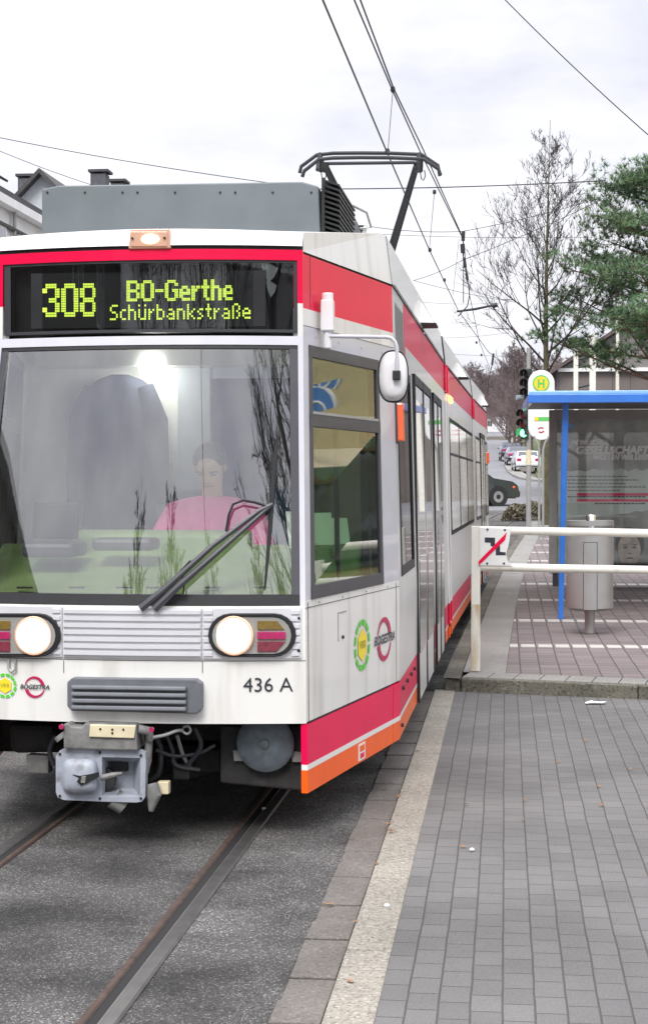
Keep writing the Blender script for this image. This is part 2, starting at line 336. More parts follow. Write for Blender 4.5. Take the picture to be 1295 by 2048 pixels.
# ------------------------------------------------------------------ mesh builder
class MB:
    def __init__(s): s.v = []; s.f = []; s.m = []
    def face(s, pts, m=0):
        i = len(s.v); s.v += [tuple(p) for p in pts]; s.f.append(tuple(range(i, i + len(pts)))); s.m.append(m)
    def grid(s, rows, m=0):                          # rows of points -> shared-vertex sheet
        i = len(s.v); w = len(rows[0])
        for r in rows: s.v += [tuple(p) for p in r]
        for a in range(len(rows) - 1):
            for b in range(w - 1):
                s.f.append((i + a * w + b, i + a * w + b + 1, i + (a + 1) * w + b + 1, i + (a + 1) * w + b)); s.m.append(m)
    def extrude(s, pts, vec, m=0, ms=None):          # closed solid from a polygon
        n = len(pts); i = len(s.v); vec = Vector(vec)
        s.v += [tuple(p) for p in pts] + [tuple(Vector(p) + vec) for p in pts]
        s.f.append(tuple(range(i, i + n))); s.m.append(m)
        s.f.append(tuple(range(i + 2 * n - 1, i + n - 1, -1))); s.m.append(m)
        for k in range(n):
            s.f.append((i + (k + 1) % n, i + k, i + n + k, i + n + (k + 1) % n)); s.m.append(m if ms is None else ms)
    def box(s, x0, x1, y0, y1, z0, z1, m=0):
        s.extrude([(x0, y0, z0), (x1, y0, z0), (x1, y1, z0), (x0, y1, z0)], (0, 0, z1 - z0), m)
    def hexa(s, bot, top, m=0):
        i = len(s.v); s.v += [tuple(p) for p in bot] + [tuple(p) for p in top]
        for f in ((3, 2, 1, 0), (4, 5, 6, 7), (0, 1, 5, 4), (1, 2, 6, 5), (2, 3, 7, 6), (3, 0, 4, 7)):
            s.f.append(tuple(i + k for k in f)); s.m.append(m)
    def tube(s, pts, r, n=8, m=0, cap=True):
        pts = [Vector(p) for p in pts]; rs = r if isinstance(r, (list, tuple)) else [r] * len(pts)
        i = len(s.v); prev = None
        for k, p in enumerate(pts):
            d = (pts[min(k + 1, len(pts) - 1)] - pts[max(k - 1, 0)])
            d = d.normalized() if d.length > 1e-9 else Vector((0, 0, 1))
            a = Vector((0, 0, 1)) if abs(d.z) < .92 else Vector((1, 0, 0))
            if prev is not None:
                x = prev - d * prev.dot(d); x = x.normalized() if x.length > 1e-6 else d.cross(a).normalized()
            else: x = d.cross(a).normalized()
            prev = x; y = d.cross(x)
            for j in range(n):
                t = 2 * math.pi * j / n
                s.v.append(tuple(p + (x * math.cos(t) + y * math.sin(t)) * rs[k]))
        for k in range(len(pts) - 1):
            for j in range(n):
                a = i + k * n + j; b = i + k * n + (j + 1) % n
                s.f.append((a, b, b + n, a + n)); s.m.append(m)
        if cap:
            s.f.append(tuple(i + j for j in reversed(range(n)))); s.m.append(m)
            e = i + (len(pts) - 1) * n; s.f.append(tuple(e + j for j in range(n))); s.m.append(m)
    def lathe(s, prof, o=(0, 0, 0), n=24, m=0, axis=(0, 0, 1), ux=None):
        ax = Vector(axis).normalized(); a = Vector((1, 0, 0)) if abs(ax.x) < .9 else Vector((0, 1, 0))
        x = ax.cross(a).normalized(); y = ax.cross(x); o = Vector(o); i = len(s.v)
        for r, h in prof:
            for j in range(n):
                t = 2 * math.pi * j / n; s.v.append(tuple(o + ax * h + (x * math.cos(t) + y * math.sin(t)) * r))
        for k in range(len(prof) - 1):
            for j in range(n):
                p = i + k * n + j; q = i + k * n + (j + 1) % n
                s.f.append((p, q, q + n, p + n)); s.m.append(m)
        s.f.append(tuple(i + j for j in reversed(range(n)))); s.m.append(m)
        e = i + (len(prof) - 1) * n; s.f.append(tuple(e + j for j in range(n))); s.m.append(m)
    def ell(s, o, r, n=16, k=10, m=0):
        o = Vector(o); i = len(s.v)
        for a in range(1, k):
            t = math.pi * a / k
            for j in range(n):
                p = 2 * math.pi * j / n
                s.v.append((o.x + r[0] * math.sin(t) * math.cos(p), o.y + r[1] * math.sin(t) * math.sin(p), o.z + r[2] * math.cos(t)))
        s.v += [(o.x, o.y, o.z + r[2]), (o.x, o.y, o.z - r[2])]; T = len(s.v) - 2
        for a in range(k - 2):
            for j in range(n):
                p = i + a * n + j; q = i + a * n + (j + 1) % n; s.f.append((p, p + n, q + n, q)); s.m.append(m)
        for j in range(n):
            s.f.append((T, i + j, i + (j + 1) % n)); s.m.append(m)
            e = i + (k - 2) * n; s.f.append((T + 1, e + (j + 1) % n, e + j)); s.m.append(m)
    def build(s, name, mats, parent=None, smooth=False, bevel=0, xf=None, seg=2, ang=40):
        if not isinstance(mats, (list, tuple)): mats = [mats]
        me = bpy.data.meshes.new(name)
        vs = [xf(Vector(p)) for p in s.v] if xf else s.v
        me.from_pydata(vs, [], s.f); me.update()
        for mm in mats: me.materials.append(M[mm] if isinstance(mm, str) else mm)
        me.polygons.foreach_set('material_index', s.m)
        bm = bmesh.new(); bm.from_mesh(me)
        bmesh.ops.recalc_face_normals(bm, faces=bm.faces)
        bm.to_mesh(me); bm.free()
        if smooth:
            me.polygons.foreach_set('use_smooth', [True] * len(me.polygons))
            me.set_sharp_from_angle(angle=R(ang))
        o = bpy.data.objects.new(name, me); col.objects.link(o)
        if parent is not None: o.parent = parent
        if bevel:
            b = o.modifiers.new('bevel', 'BEVEL'); b.width = bevel; b.segments = seg; b.limit_method = 'ANGLE'; b.angle_limit = R(35)
        return o
def build_split(mb, name, mats, parent=None, **kw):
    """one object for each separate piece"""
    par = list(range(len(mb.v)))
    def find(i):
        while par[i] != i: par[i] = par[par[i]]; i = par[i]
        return i
    for f in mb.f:
        for k in f[1:]: par[find(k)] = find(f[0])
    groups = {}
    for f, m in zip(mb.f, mb.m): groups.setdefault(find(f[0]), []).append((f, m))
    out = []
    for fs in groups.values():
        q = MB(); idx = {}
        for f, m in fs:
            for k in f:
                if k not in idx: idx[k] = len(q.v); q.v.append(mb.v[k])
            q.f.append(tuple(idx[k] for k in f)); q.m.append(m)
        out.append(q.build(name, mats, parent, **kw))
    return out
def tag(o, label=None, cat=None, group=None, kind=None):
    if label: o['label'] = label
    if cat: o['category'] = cat
    if group: o['group'] = group
    if kind: o['kind'] = kind
    return o
def thing(name, label, cat, loc=(0, 0, 0), rz=0, group=None):
    o = bpy.data.objects.new(name, None); col.objects.link(o)
    o.location = loc; o.rotation_euler = (0, 0, rz); o.empty_display_size = .2
    return tag(o, label, cat, group)
def copy_tree(o, parent=None):
    c = o.copy(); col.objects.link(c)
    if parent is not None: c.parent = parent
    for ch in o.children: copy_tree(ch, c)
    return c
def text2d(s, size=1, shear=0, bold=0, align='CENTER'):
    cu = bpy.data.curves.new('t', 'FONT'); cu.body = s; cu.size = size; cu.shear = shear; cu.offset = bold
    cu.align_x = align; cu.align_y = 'CENTER'; cu.resolution_u = 3
    o = bpy.data.objects.new('t', cu); col.objects.link(o)
    dg = bpy.context.evaluated_depsgraph_get(); me = bpy.data.meshes.new_from_object(o.evaluated_get(dg))
    vs = [(v.co.x, v.co.y) for v in me.vertices]; fs = [tuple(p.vertices) for p in me.polygons]
    bpy.data.objects.remove(o); bpy.data.curves.remove(cu); bpy.data.meshes.remove(me)
    return vs, fs
def curve(pts, n=6):                                 # smooth line through the given points
    P = [Vector(p) for p in pts]; P = [P[0] * 2 - P[1]] + P + [P[-1] * 2 - P[-2]]; out = []
    for a, b, c, d in zip(P, P[1:], P[2:], P[3:]):
        for k in range(n):
            t = k / n; out.append(.5 * ((2 * b) + (c - a) * t + (2 * a - 5 * b + 4 * c - d) * t * t + (3 * b - a - 3 * c + d) * t ** 3))
    return out + [P[-2]]
def put2d(mb, vs, fs, fn, m=0):
    i = len(mb.v); mb.v += [tuple(fn(x, y)) for x, y in vs]
    for f in fs: mb.f.append(tuple(i + k for k in f)); mb.m.append(m)

# ------------------------------------------------------------------ the setting: ground, road, track bed, kerbs, paving, platform
def strip(name, fl, fr_, y0, y1, dz, m, kind='structure', step=2.0, parent=None):
    n = max(1, int((y1 - y0) / step)); b = MB()
    b.grid([[(fl(Y), Y, gz(Y) + dz), (fr_(Y), Y, gz(Y) + dz)] for Y in [y0 + (y1 - y0) * k / n for k in range(n + 1)]])
    return tag(b.build(name, m, parent), kind=kind)
b = MB()
ys = [-120, -60, 0, 19, 36, 53, 70, 94, 119, 160, 200, 250, 330, 420, 600, 900]
b.grid([[(x, Y, gz(Y) - .03) for x in (-600, -100, -30, 0, 30, 100, 600)] for Y in ys])
tag(b.build('ground', 'ground'), kind='structure')
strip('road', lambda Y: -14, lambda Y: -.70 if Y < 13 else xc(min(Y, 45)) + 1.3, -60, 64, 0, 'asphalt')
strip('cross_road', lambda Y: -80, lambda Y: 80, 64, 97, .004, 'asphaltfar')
b = MB()                                             # the street goes on uphill beyond the crossing, its mouth flared on the right
pr = [(97, 3.2), (100, 1.6), (104, .85), (110, .45), (118, .15), (128, -.05), (150, .0), (200, .25), (260, 1.2), (330, 4)]
b.grid([[(-9 + (Y - 97) * .012, Y, gz(Y) + .004), (x, Y, gz(Y) + .004)] for Y, x in pr])
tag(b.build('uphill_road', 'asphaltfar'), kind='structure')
b = MB()
pr2 = [(97, 9), (97.2, 3.6)] + pr[1:]
b.grid([[(x, Y, gz(Y) + .12), (x + .9, Y + (0.7 if Y < 105 else 0), gz(Y) + .12)] for Y, x in pr2])
b.grid([[(x, Y, gz(Y)), (x, Y, gz(Y) + .12)] for Y, x in pr2])
tag(b.build('corner_kerb', 'slab'), kind='structure')
strip('verge', lambda Y: 2.0, lambda Y: 60, 97.5, 250, .03, 'grass', step=8)
strip('footway', lambda Y: xc(45) + 1.35, lambda Y: 40, 46, 63.8, .02, 'slab', step=3)
b = MB()
for s, x in enumerate((-.5, .5)):
    for y0, y1, wid, dz, mi in ((-12, 60, .058, .004, 0), (-12, 60, .046, .002, 1)):
        pass
for sg in (-1, 1):
    b = MB(); rows = [[], []]
    Y = -12.0; R1 = []; R2 = []; R3 = []
    while Y < 60:
        g = xc(Y) + sg * .5; z = gz(Y)
        R1.append([(g, Y, z + .006), (g + sg * .010, Y, z + .013), (g + sg * .055, Y, z + .013), (g + sg * .062, Y, z + .004)])
        R2.append([(g - sg * .001, Y, z + .005), (g - sg * .036, Y, z + .003)])
        R3.append([(g - sg * .036, Y, z + .004), (g - sg * .042, Y, z + .011), (g - sg * .062, Y, z + .011), (g - sg * .068, Y, z + .003)])
        Y += .8
    b.grid([r[1:] for r in R1], 0); b.grid([r[:2] for r in R1], 3); b.grid(R2, 1); b.grid(R3, 2)
    tag(b.build('tram_rail', ['rail', 'groove', 'rust', 'railshine']),
        'grooved steel rail running nearest the kerb, rusty along its inner lip' if sg > 0 else 'grooved steel rail farther from the kerb, passing under the coupler', 'rail')
b = MB(); Y = -2.0
k = 0
while Y < 13.2:
    w = .245 + .01 * math.sin(k * 2.1)
    b.box(-.715 + .004 * math.sin(k * 1.7), -.557, Y + .004, Y + w - .004, -.05, .010 + .003 * math.sin(k * 3.3)); Y += w; k += 1
tag(b.build('gutter', 'gutter', bevel=.004), kind='structure')
b = MB(); Y = 5.9 - 1.085 * 8
while Y < 13.2:
    b.box(-.552, -.392, Y + .004, min(Y + 1.081, 13.42), -.1, .026); Y += 1.085
tag(b.build('kerb', 'kerb', bevel=.008), kind='structure')
b = MB()
b.grid([[(x, Y, .020) for x in (-.392, 1, 3, 7)] for Y in (-6, 0, 6, 10, 13.6)])
tag(b.build('paving', 'paving'), kind='structure')
def fy(x): return 13.36 - .24 * (x + .44)            # front edge of the platform, slightly askew
def ed(Y): return xc(min(Y, 50)) + 1.18              # its edge along the track
PT = .125
def plat(name, l0, r0, y1, dz, m, y0off=0, solid=False):
    b = MB(); rows = []
    n = 22
    def L(Y): return ed(Y) + l0
    def Rr(Y): return (ed(Y) + r0) if r0 < 5 else r0
    for k in range(n + 1):
        t = k / n
        yl = fy(L(13.3)) + y0off; yr = fy(Rr(13.3)) + y0off
        ya = yl + (y1 - yl) * t; yb = yr + (y1 - yr) * t
        rows.append([(L(ya), ya, gz(ya) + dz), (Rr(yb), yb, gz(yb) + dz)])
    b.grid(rows)
    return tag(b.build(name, m), kind='structure')
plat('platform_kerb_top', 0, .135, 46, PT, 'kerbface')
plat('platform_slabs', .142, .485, 46, PT + .001, 'slab', .455)
plat('platform_paving', .488, 7.5, 46, PT, 'platpave', .46)
b = MB()                                             # body of the platform, its front kerb and side wall
x0 = ed(13.3)
xs = [x0 + .142, 1.0, 2.0, 4.0, 7.5]
for a, c in zip(xs, xs[1:]):
    b.hexa([(a + .003, fy(a) + .0, -.05), (c - .003, fy(c), -.05), (c - .003, fy(c) + .10, -.05), (a + .003, fy(a) + .10, -.05)],
           [(a + .003, fy(a) + .012, PT - .002), (c - .003, fy(c) + .012, PT - .002), (c - .003, fy(c) + .10, PT - .002), (a + .003, fy(a) + .10, PT - .002)])
for k in range(40):
    ya, yb = fy(x0) + .0 + k * .82, fy(x0) + (k + 1) * .82
    b.hexa([(ed(ya), ya, gz(ya) - .1), (ed(ya) + .135, ya - (.02 if k == 0 else 0), gz(ya) - .1), (ed(yb) + .135, yb, gz(yb) - .1), (ed(yb), yb, gz(yb) - .1)],
           [(ed(ya) + .02, ya, gz(ya) + PT - .003), (ed(ya) + .135, ya, gz(ya) + PT - .003), (ed(yb) + .135, yb, gz(yb) + PT - .003), (ed(yb) + .02, yb, gz(yb) + PT - .003)])
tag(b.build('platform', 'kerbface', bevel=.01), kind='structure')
b = MB()
n = 34
for k in range(n):                                   # the slanting row of border blocks behind the front kerb
    a, c = x0 + .146 + k * .2, x0 + .146 + (k + 1) * .2
    b.hexa([(a + .004, fy(a) + .105, .05), (c - .004, fy(c) + .105, .05), (c + .05, fy(c) + .455, .05), (a + .058, fy(a) + .455, .05)],
           [(a + .004, fy(a) + .105, PT + .002), (c - .004, fy(c) + .105, PT + .002), (c + .05, fy(c) + .455, PT + .002), (a + .058, fy(a) + .455, PT + .002)])
tag(b.build('platform_border', 'slab', bevel=.004), kind='structure')

# ------------------------------------------------------------------ the tram
OX, OY, TA = -1.69, 8.0, R(.6)
ca, sa = math.cos(TA), math.sin(TA)
def w2l(p): return Vector(((p[0] - OX) * ca - (p[1] - OY) * sa, (p[0] - OX) * sa + (p[1] - OY) * ca, p[2]))
def l2w(p): return Vector((OX + p[0] * ca + p[1] * sa, OY - p[0] * sa + p[1] * ca, p[2]))
HW, BV = 1.095, 1.40                                 # half width, where the cab chamfer ends
ZS, ZG, ZR = .24, 2.745, 3.02                        # skirt, gutter, roof edge
def tum(z): return .045 * min(1, max(0, (z - 1.0) / 1.745))
def lray(px, py):
    d = ray(px, py); return Vector((d[0] * ca - d[1] * sa, d[0] * sa + d[1] * ca, d[2]))
camL = w2l((0, 0, H))
RAKE = .30
def rk(z): return RAKE * min(1, max(0, (2.36 - z) / 1.28))       # the windscreen leans, so the lower nose stands forward
def fw(z):                                           # half width of the nose at height z
    y = 8.0 - rk(z); py = 965 - (z - H) * F / y
    d = lray(605 + (py - 505) * .0075, 965); return camL.x + (-rk(z) - camL.y) / d.y * d.x
def FV(u, z): return -rk(z) - (.12 - .04 * min(1, rk(z) / .3)) * (1 - min(1, (u / .77) ** 2))
def frp(px, py):                                     # photo pixel -> (u, z) on the bowed nose
    d = lray(px, py); t = (-.2 - camL.y) / d.y
    for _ in range(6):
        u = camL.x + t * d.x; t = (FV(u, camL.z + t * d.z) - camL.y) / d.y
    return camL.x + t * d.x, camL.z + t * d.z
def fr(u, z, off=0): return Vector((u, FV(u, z) - off, z))
CN = Vector((BV + .2, -(HW - .77), 0)).normalized()
def chm(s, z, off=0, sg=1):                          # s 0..1 from the nose corner to the side corner
    f = fw(z); p = Vector((f + (HW - tum(z) - f) * s, -rk(z) * (1 - s) + BV * s, z)) + CN * off
    return Vector((p.x * sg, p.y, p.z))
def chp(px, py):
    d = lray(px, py); z = 1.6; s = .5
    for _ in range(8):
        A = Vector((fw(z), -rk(z))); B = Vector((HW - tum(z), BV)); e = B - A
        nrm = Vector((e.y, -e.x)); t = ((A - camL.xy).dot(nrm)) / (d.xy.dot(nrm))
        p = camL.xy + d.xy * t; s = (p - A).dot(e) / e.dot(e); z = camL.z + t * d.z
    return s, z
def sdm(v, z, off=0, sg=1): return Vector((sg * (HW - tum(z) + off), v, z))
tram = thing('tram', 'white and red low floor tram standing at the platform with lit headlights', 'tram', (OX, OY, 0), -TA)

# front face strips follow the bow of the nose
def fstrip(b, u0, u1, z0, z1, off=0, th=.03, m=0, n=10):
    # u0, u1 may be functions of the height
    def U(z): 
        a, c = (u0(z) if callable(u0) else u0), (u1(z) if callable(u1) else u1)
        return [a + (c - a) * k / n for k in range(n + 1)]
    nz_ = 6 if z1 - z0 > .3 else 1
    zs = [z0 + (z1 - z0) * k / nz_ for k in range(nz_ + 1)]
    b.grid([[fr(u, z, off) for u in U(z)] for z in zs], m)
    b.grid([[fr(u, z1, off) for u in U(z1)], [fr(u, z1, off - th) for u in U(z1)]], m)
    b.grid([[fr(u, z0, off - th) for u in U(z0)], [fr(u, z0, off) for u in U(z0)]], m)
    for i in (0, -1): b.grid([[fr(U(z)[i], z, off), fr(U(z)[i], z, off - th)] for z in zs], m)
def cstrip(b, s0, s1, z0, z1, off=0, th=.03, m=0, sg=1):
    k = 5 if z1 - z0 > .4 else 1
    zs = [z0 + (z1 - z0) * i / k for i in range(k + 1)]
    b.grid([[chm(q, z, o, sg) for q, o in ((s0, off - th), (s0, off), (s1, off), (s1, off - th), (s0, off - th))] for z in zs], m)
    for z in (z0, z1): b.face([chm(s0, z, off, sg), chm(s1, z, off, sg), chm(s1, z, off - th, sg), chm(s0, z, off - th, sg)], m)
def zf(py): return frp(605, py)[1]
zb, zw0, zw1, zd0, zd1, zt = zf(1447), zf(1212), zf(692), zf(671), zf(521), zf(500)
W0, W1, WC0, WC1 = .05, .80, 1.12, 2.315           # cab side window opening
b = MB()                                             # 0 white 1 red 2 pillar 3 sidewhite 4 roof white 5 sidered 6 skirt 7 black
nf = lambda z: -fw(z)
fstrip(b, nf, fw, zb, zw0, 0, .05, 0)
for sg in (-1, 1):
    u0, u1 = ((lambda z: fw(z) - .024), fw) if sg > 0 else (nf, (lambda z: .024 - fw(z)))
    fstrip(b, u0, u1, zw0, 2.352, 0, .05, 2, 3)
    fstrip(b, u0, u1, 2.352, 2.505, 0, .05, 0, 3)
    fstrip(b, u0, u1, 2.505, zd1, 0, .05, 1, 3)
fstrip(b, lambda z: .024 - fw(z), lambda z: fw(z) - .024, zw1 + .004, zd0 - .004, 0, .05, 2)
fstrip(b, nf, fw, zd1, zt, 0, .05, 1)
fstrip(b, nf, fw, zt, zt + .018, -.012, .05, 7)
for sg in (-1, 1):                                   # chamfered cab sides with a window opening
    cstrip(b, .0, 1, .565, WC0, 0, .05, 0, sg); cstrip(b, .0, W0, WC0, WC1, 0, .05, 2, sg); cstrip(b, W1, 1, WC0, WC1, 0, .05, 2, sg)
    cstrip(b, .0, 1, WC1, 2.40, 0, .05, 2, sg); cstrip(b, .0, 1, 2.40, 2.485, 0, .05, 0, sg); cstrip(b, 0, 1, 2.485, ZG - .004, 0, .05, 1, sg)
    cstrip(b, .0, 1, ZG - .004, ZG + .008, -.012, .05, 7, sg)
# roof: front fascia, sloping chamfer panels, side slopes, top
zfa, zft = zt + .018, zf(463)
FT = fw(2.75)
us = [-FT + 2 * FT * k / 10 for k in range(11)]
b.grid([[fr(u, zfa, .004) for u in us], [fr(u, zft + .012 * (1 - (u / FT) ** 2), -.03) for u in us]], 4)
tops = [fr(u, zft + .012 * (1 - (u / FT) ** 2), -.03) for u in us]
RB = 1.0
b.grid([tops, [Vector((RB * (-1 + 2 * k / 10), BV - .1, ZR + .015 * (1 - (-1 + k / 5) ** 2))) for k in range(11)]], 0)
for sg in (-1, 1):
    A0 = Vector((sg * FT, .012, ZG + .008)); A1 = tops[-1] if sg > 0 else tops[0]
    B0 = chm(1, ZG, 0, sg) + Vector((0, 0, .008)); B1 = Vector((sg * RB, BV - .1, ZR))
    b.face([A0, B0, B1, A1], 0)
    b.face([B0, B1, Vector((sg * (RB + .02), BV + .02, ZR)), sdm(BV + .02, ZG + .008, 0, sg)], 0)
body = b.build('body', ['white', 'red', 'pillar', 'sidewhite', 'roofwhite', 'sidered', 'skirtred', 'black'], tram)

# side bodies of the three sections, each in its own direction along the bend
def sect(a, ox, oy):
    c, s = math.cos(a), math.sin(a)
    def xf(p):
        X, Y = ox + p.x * c + p.y * s, oy - p.x * s + p.y * c
        q = w2l((X, Y, p.z)); return q
    return xf
S1 = None
p2 = l2w((0, 7.75, 0)); S2 = sect(R(1.15), p2.x, p2.y)
def along(a, o, L): return (o[0] + L * math.sin(a), o[1] + L * math.cos(a))
p3 = along(R(1.15), (p2.x, p2.y), 6.4); S3 = sect(R(1.6), *p3)
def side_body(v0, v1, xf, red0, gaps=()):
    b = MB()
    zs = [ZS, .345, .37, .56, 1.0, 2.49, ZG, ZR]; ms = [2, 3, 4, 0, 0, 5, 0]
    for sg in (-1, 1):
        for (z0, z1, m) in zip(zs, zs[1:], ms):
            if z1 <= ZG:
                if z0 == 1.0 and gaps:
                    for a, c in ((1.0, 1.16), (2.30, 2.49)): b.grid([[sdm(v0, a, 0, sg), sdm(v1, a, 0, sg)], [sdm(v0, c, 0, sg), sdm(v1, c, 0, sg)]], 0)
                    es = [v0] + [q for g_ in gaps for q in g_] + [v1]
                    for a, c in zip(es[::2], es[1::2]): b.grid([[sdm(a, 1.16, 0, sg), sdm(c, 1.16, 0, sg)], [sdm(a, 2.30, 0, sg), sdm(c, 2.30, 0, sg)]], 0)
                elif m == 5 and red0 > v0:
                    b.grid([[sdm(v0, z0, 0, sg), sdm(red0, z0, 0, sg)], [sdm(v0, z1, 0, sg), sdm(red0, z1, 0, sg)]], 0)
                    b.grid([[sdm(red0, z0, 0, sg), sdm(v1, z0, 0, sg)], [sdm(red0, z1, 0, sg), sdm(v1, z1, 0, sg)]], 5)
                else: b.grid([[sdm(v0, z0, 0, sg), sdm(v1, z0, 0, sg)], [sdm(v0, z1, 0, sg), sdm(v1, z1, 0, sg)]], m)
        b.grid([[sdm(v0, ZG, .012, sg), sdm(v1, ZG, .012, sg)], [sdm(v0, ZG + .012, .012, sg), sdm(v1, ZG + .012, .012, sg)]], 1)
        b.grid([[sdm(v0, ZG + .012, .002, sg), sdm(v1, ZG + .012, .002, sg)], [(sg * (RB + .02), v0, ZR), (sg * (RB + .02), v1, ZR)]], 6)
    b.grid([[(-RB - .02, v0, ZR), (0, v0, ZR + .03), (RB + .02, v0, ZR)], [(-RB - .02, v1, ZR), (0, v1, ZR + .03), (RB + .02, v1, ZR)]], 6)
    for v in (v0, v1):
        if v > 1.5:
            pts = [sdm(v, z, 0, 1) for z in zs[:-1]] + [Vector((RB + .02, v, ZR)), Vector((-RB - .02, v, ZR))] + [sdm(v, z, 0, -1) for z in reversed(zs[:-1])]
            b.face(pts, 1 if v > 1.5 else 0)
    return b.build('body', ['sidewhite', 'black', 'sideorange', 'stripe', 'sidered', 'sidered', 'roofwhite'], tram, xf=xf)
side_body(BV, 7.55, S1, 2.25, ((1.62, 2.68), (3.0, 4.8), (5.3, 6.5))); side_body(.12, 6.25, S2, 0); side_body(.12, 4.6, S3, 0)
b = MB()
for xf, v0, v1 in ((S2, -.22, .14), (S3, -.18, .14)):
    pts = [(xf or (lambda p: p))(Vector(q)) for q in ((-.95, v0, .35), (.95, v0, .35), (.95, v1, .35), (-.95, v1, .35))]
    b.extrude(pts, (0, 0, 2.5), 0)
build_split(b, 'bellows', 'black', tram)
for xf, v in ((S1, 7.5), (S2, .14), (S2, 6.2), (S3, .14)):
    for sg in (1, -1):
        b = MB()
        b.extrude([sdm(v, .56, .004, sg), sdm(v + .09, .56, .004, sg), sdm(v + .09, 2.47, .004, sg), sdm(v, 2.47, .004, sg)], (sg * .012, 0, 0), 0)
        b.extrude([sdm(v, 2.49, .005, sg), sdm(v + .09, 2.49, .005, sg), sdm(v + .09, 2.74, .005, sg), sdm(v, 2.74, .005, sg)], (sg * .012, 0, 0), 1)
        b.extrude([sdm(v, .37, .005, sg), sdm(v + .09, .37, .005, sg), sdm(v + .09, .55, .005, sg), sdm(v, .55, .005, sg)], (sg * .012, 0, 0), 2)
        b.extrude([sdm(v, .25, .005, sg), sdm(v + .09, .25, .005, sg), sdm(v + .09, .345, .005, sg), sdm(v, .345, .005, sg)], (sg * .012, 0, 0), 3)
        b.build('end_trim', ['roofwhite', 'red', 'red', 'orange'], tram, xf=xf)
def splate(b, v0, v1, z0, z1, off=.004, th=.02, m=0, sg=1):
    b.hexa([sdm(v0, z0, off, sg), sdm(v1, z0, off, sg), sdm(v1, z0, off - th, sg), sdm(v0, z0, off - th, sg)],
           [sdm(v0, z1, off, sg), sdm(v1, z1, off, sg), sdm(v1, z1, off - th, sg), sdm(v0, z1, off - th, sg)], m)
def door(xf, v0, v1, sg=1, clear=False):
    b = MB()
    for (a, c) in ((v0, v0 + .05), ((v0 + v1) / 2 - .035, (v0 + v1) / 2 + .035), (v1 - .05, v1)): splate(b, a, c, .24, 2.36, .020, .03, 0, sg)
    splate(b, v0, v1, 2.30, 2.36, .018, .03, 0, sg)
    d = b.build('door', 'black', tram, xf=xf)
    for a, c in ((v0 + .05, (v0 + v1) / 2 - .035), ((v0 + v1) / 2 + .035, v1 - .05)):
        b = MB(); splate(b, a, c, .24, 1.16 if clear else 2.29, .012, .02, 1, sg); splate(b, a + .06, c - .06, .55, 1.155 if clear else 2.2, .016, .01, 0, sg)
        if clear:
            splate(b, a, a + .06, 1.16, 2.29, .012, .02, 1, sg); splate(b, c - .06, c, 1.16, 2.29, .012, .02, 1, sg); splate(b, a + .06, c - .06, 2.2, 2.29, .012, .02, 1, sg)
            g = MB(); g.face([sdm(a + .06, 1.158, .012, sg), sdm(c - .06, 1.158, .012, sg), sdm(c - .06, 2.2, .012, sg), sdm(a + .06, 2.2, .012, sg)])
        o = b.build('door_leaf', ['doorglass', 'sidewhite'], d, xf=xf)
        if clear: g.build('door_pane', 'saloonglass', d, xf=xf)
    return d
def win(xf, v0, v1, z0=1.16, z1=2.28, sg=1, clear=False):
    b = MB()
    if clear:
        for a, c, d, e in ((v0, v0 + .05, z0, z1), (v1 - .05, v1, z0, z1), (v0 + .05, v1 - .05, z0, z0 + .05), (v0 + .05, v1 - .05, z1 - .05, z1)): splate(b, a, c, d, e, .005, .03, 0, sg)
    else: splate(b, v0, v1, z0, z1, .005, .02, 0, sg)
    w = b.build('window', 'black', tram, xf=xf)
    if clear:
        b = MB(); b.face([sdm(v0 + .05, z0 + .05, -.004, sg), sdm(v1 - .05, z0 + .05, -.004, sg), sdm(v1 - .05, z1 - .05, -.004, sg), sdm(v0 + .05, z1 - .05, -.004, sg)]); b.build('pane', 'saloonglass', w, xf=xf)
        return
    b = MB(); splate(b, v0 + .045, v1 - .045, z0 + .045, z1 - .045, .009, .01, 0, sg); b.build('pane', 'darkglass', w, xf=xf)
    b = MB(); splate(b, v0 + .05, v1 - .05, z1 - .36, z1 - .335, .013, .01, 0, sg); b.build('window_bar', 'frame', w, xf=xf)
for sg in (1, -1):
    win(S1, 1.58, 2.72, 1.13, 2.33, sg, True); door(S1, 2.95, 4.85, sg, True); door(S1, 5.25, 6.55, sg, True)
    win(S2, .45, 2.2, 1.16, 2.28, sg); win(S2, 2.3, 4.1, 1.16, 2.28, sg); win(S2, 4.2, 6.0, 1.16, 2.28, sg)
    win(S3, .4, 1.7, 1.16, 2.28, sg); door(S3, 1.9, 3.3, sg); win(S3, 3.45, 4.5, 1.16, 2.28, sg)
# ventilation grille high on the side behind the cab
b = MB(); splate(b, 1.46, 2.18, 2.36, 2.70, .006, .02, 1)
for k in range(13): splate(b, 1.50 + k * .051, 1.525 + k * .051, 2.40 + .01 * (k % 3), 2.67 - .012 * (k % 2), .0066, .01, 0)
b.build('vent_grille', ['black', 'sidewhite'], tram)
b = MB(); splate(b, 2.19, 2.26, 2.34, 2.70, .008, .02, 0); b.build('red_trim', 'sidered', tram)
for xf, v in ((S1, 4.1), (S2, 2.6), (S3, 3.0)):      # small roof hoods over the doors
    b = MB(); z = ZG + .05
    b.hexa([(1.04, v, z), (1.14, v + .03, z), (1.14, v + .32, z), (1.04, v + .35, z)], [(1.02, v, z + .17), (1.05, v + .06, z + .15), (1.05, v + .29, z + .15), (1.02, v + .35, z + .17)], 0)
    b.extrude([(1.03, v - .01, z - .012), (1.155, v + .02, z - .012), (1.155, v + .33, z - .012), (1.03, v + .36, z - .012)], (0, 0, .012), 1)
    b.build('roof_hood', ['roofwhite', 'black'], tram, xf=xf)
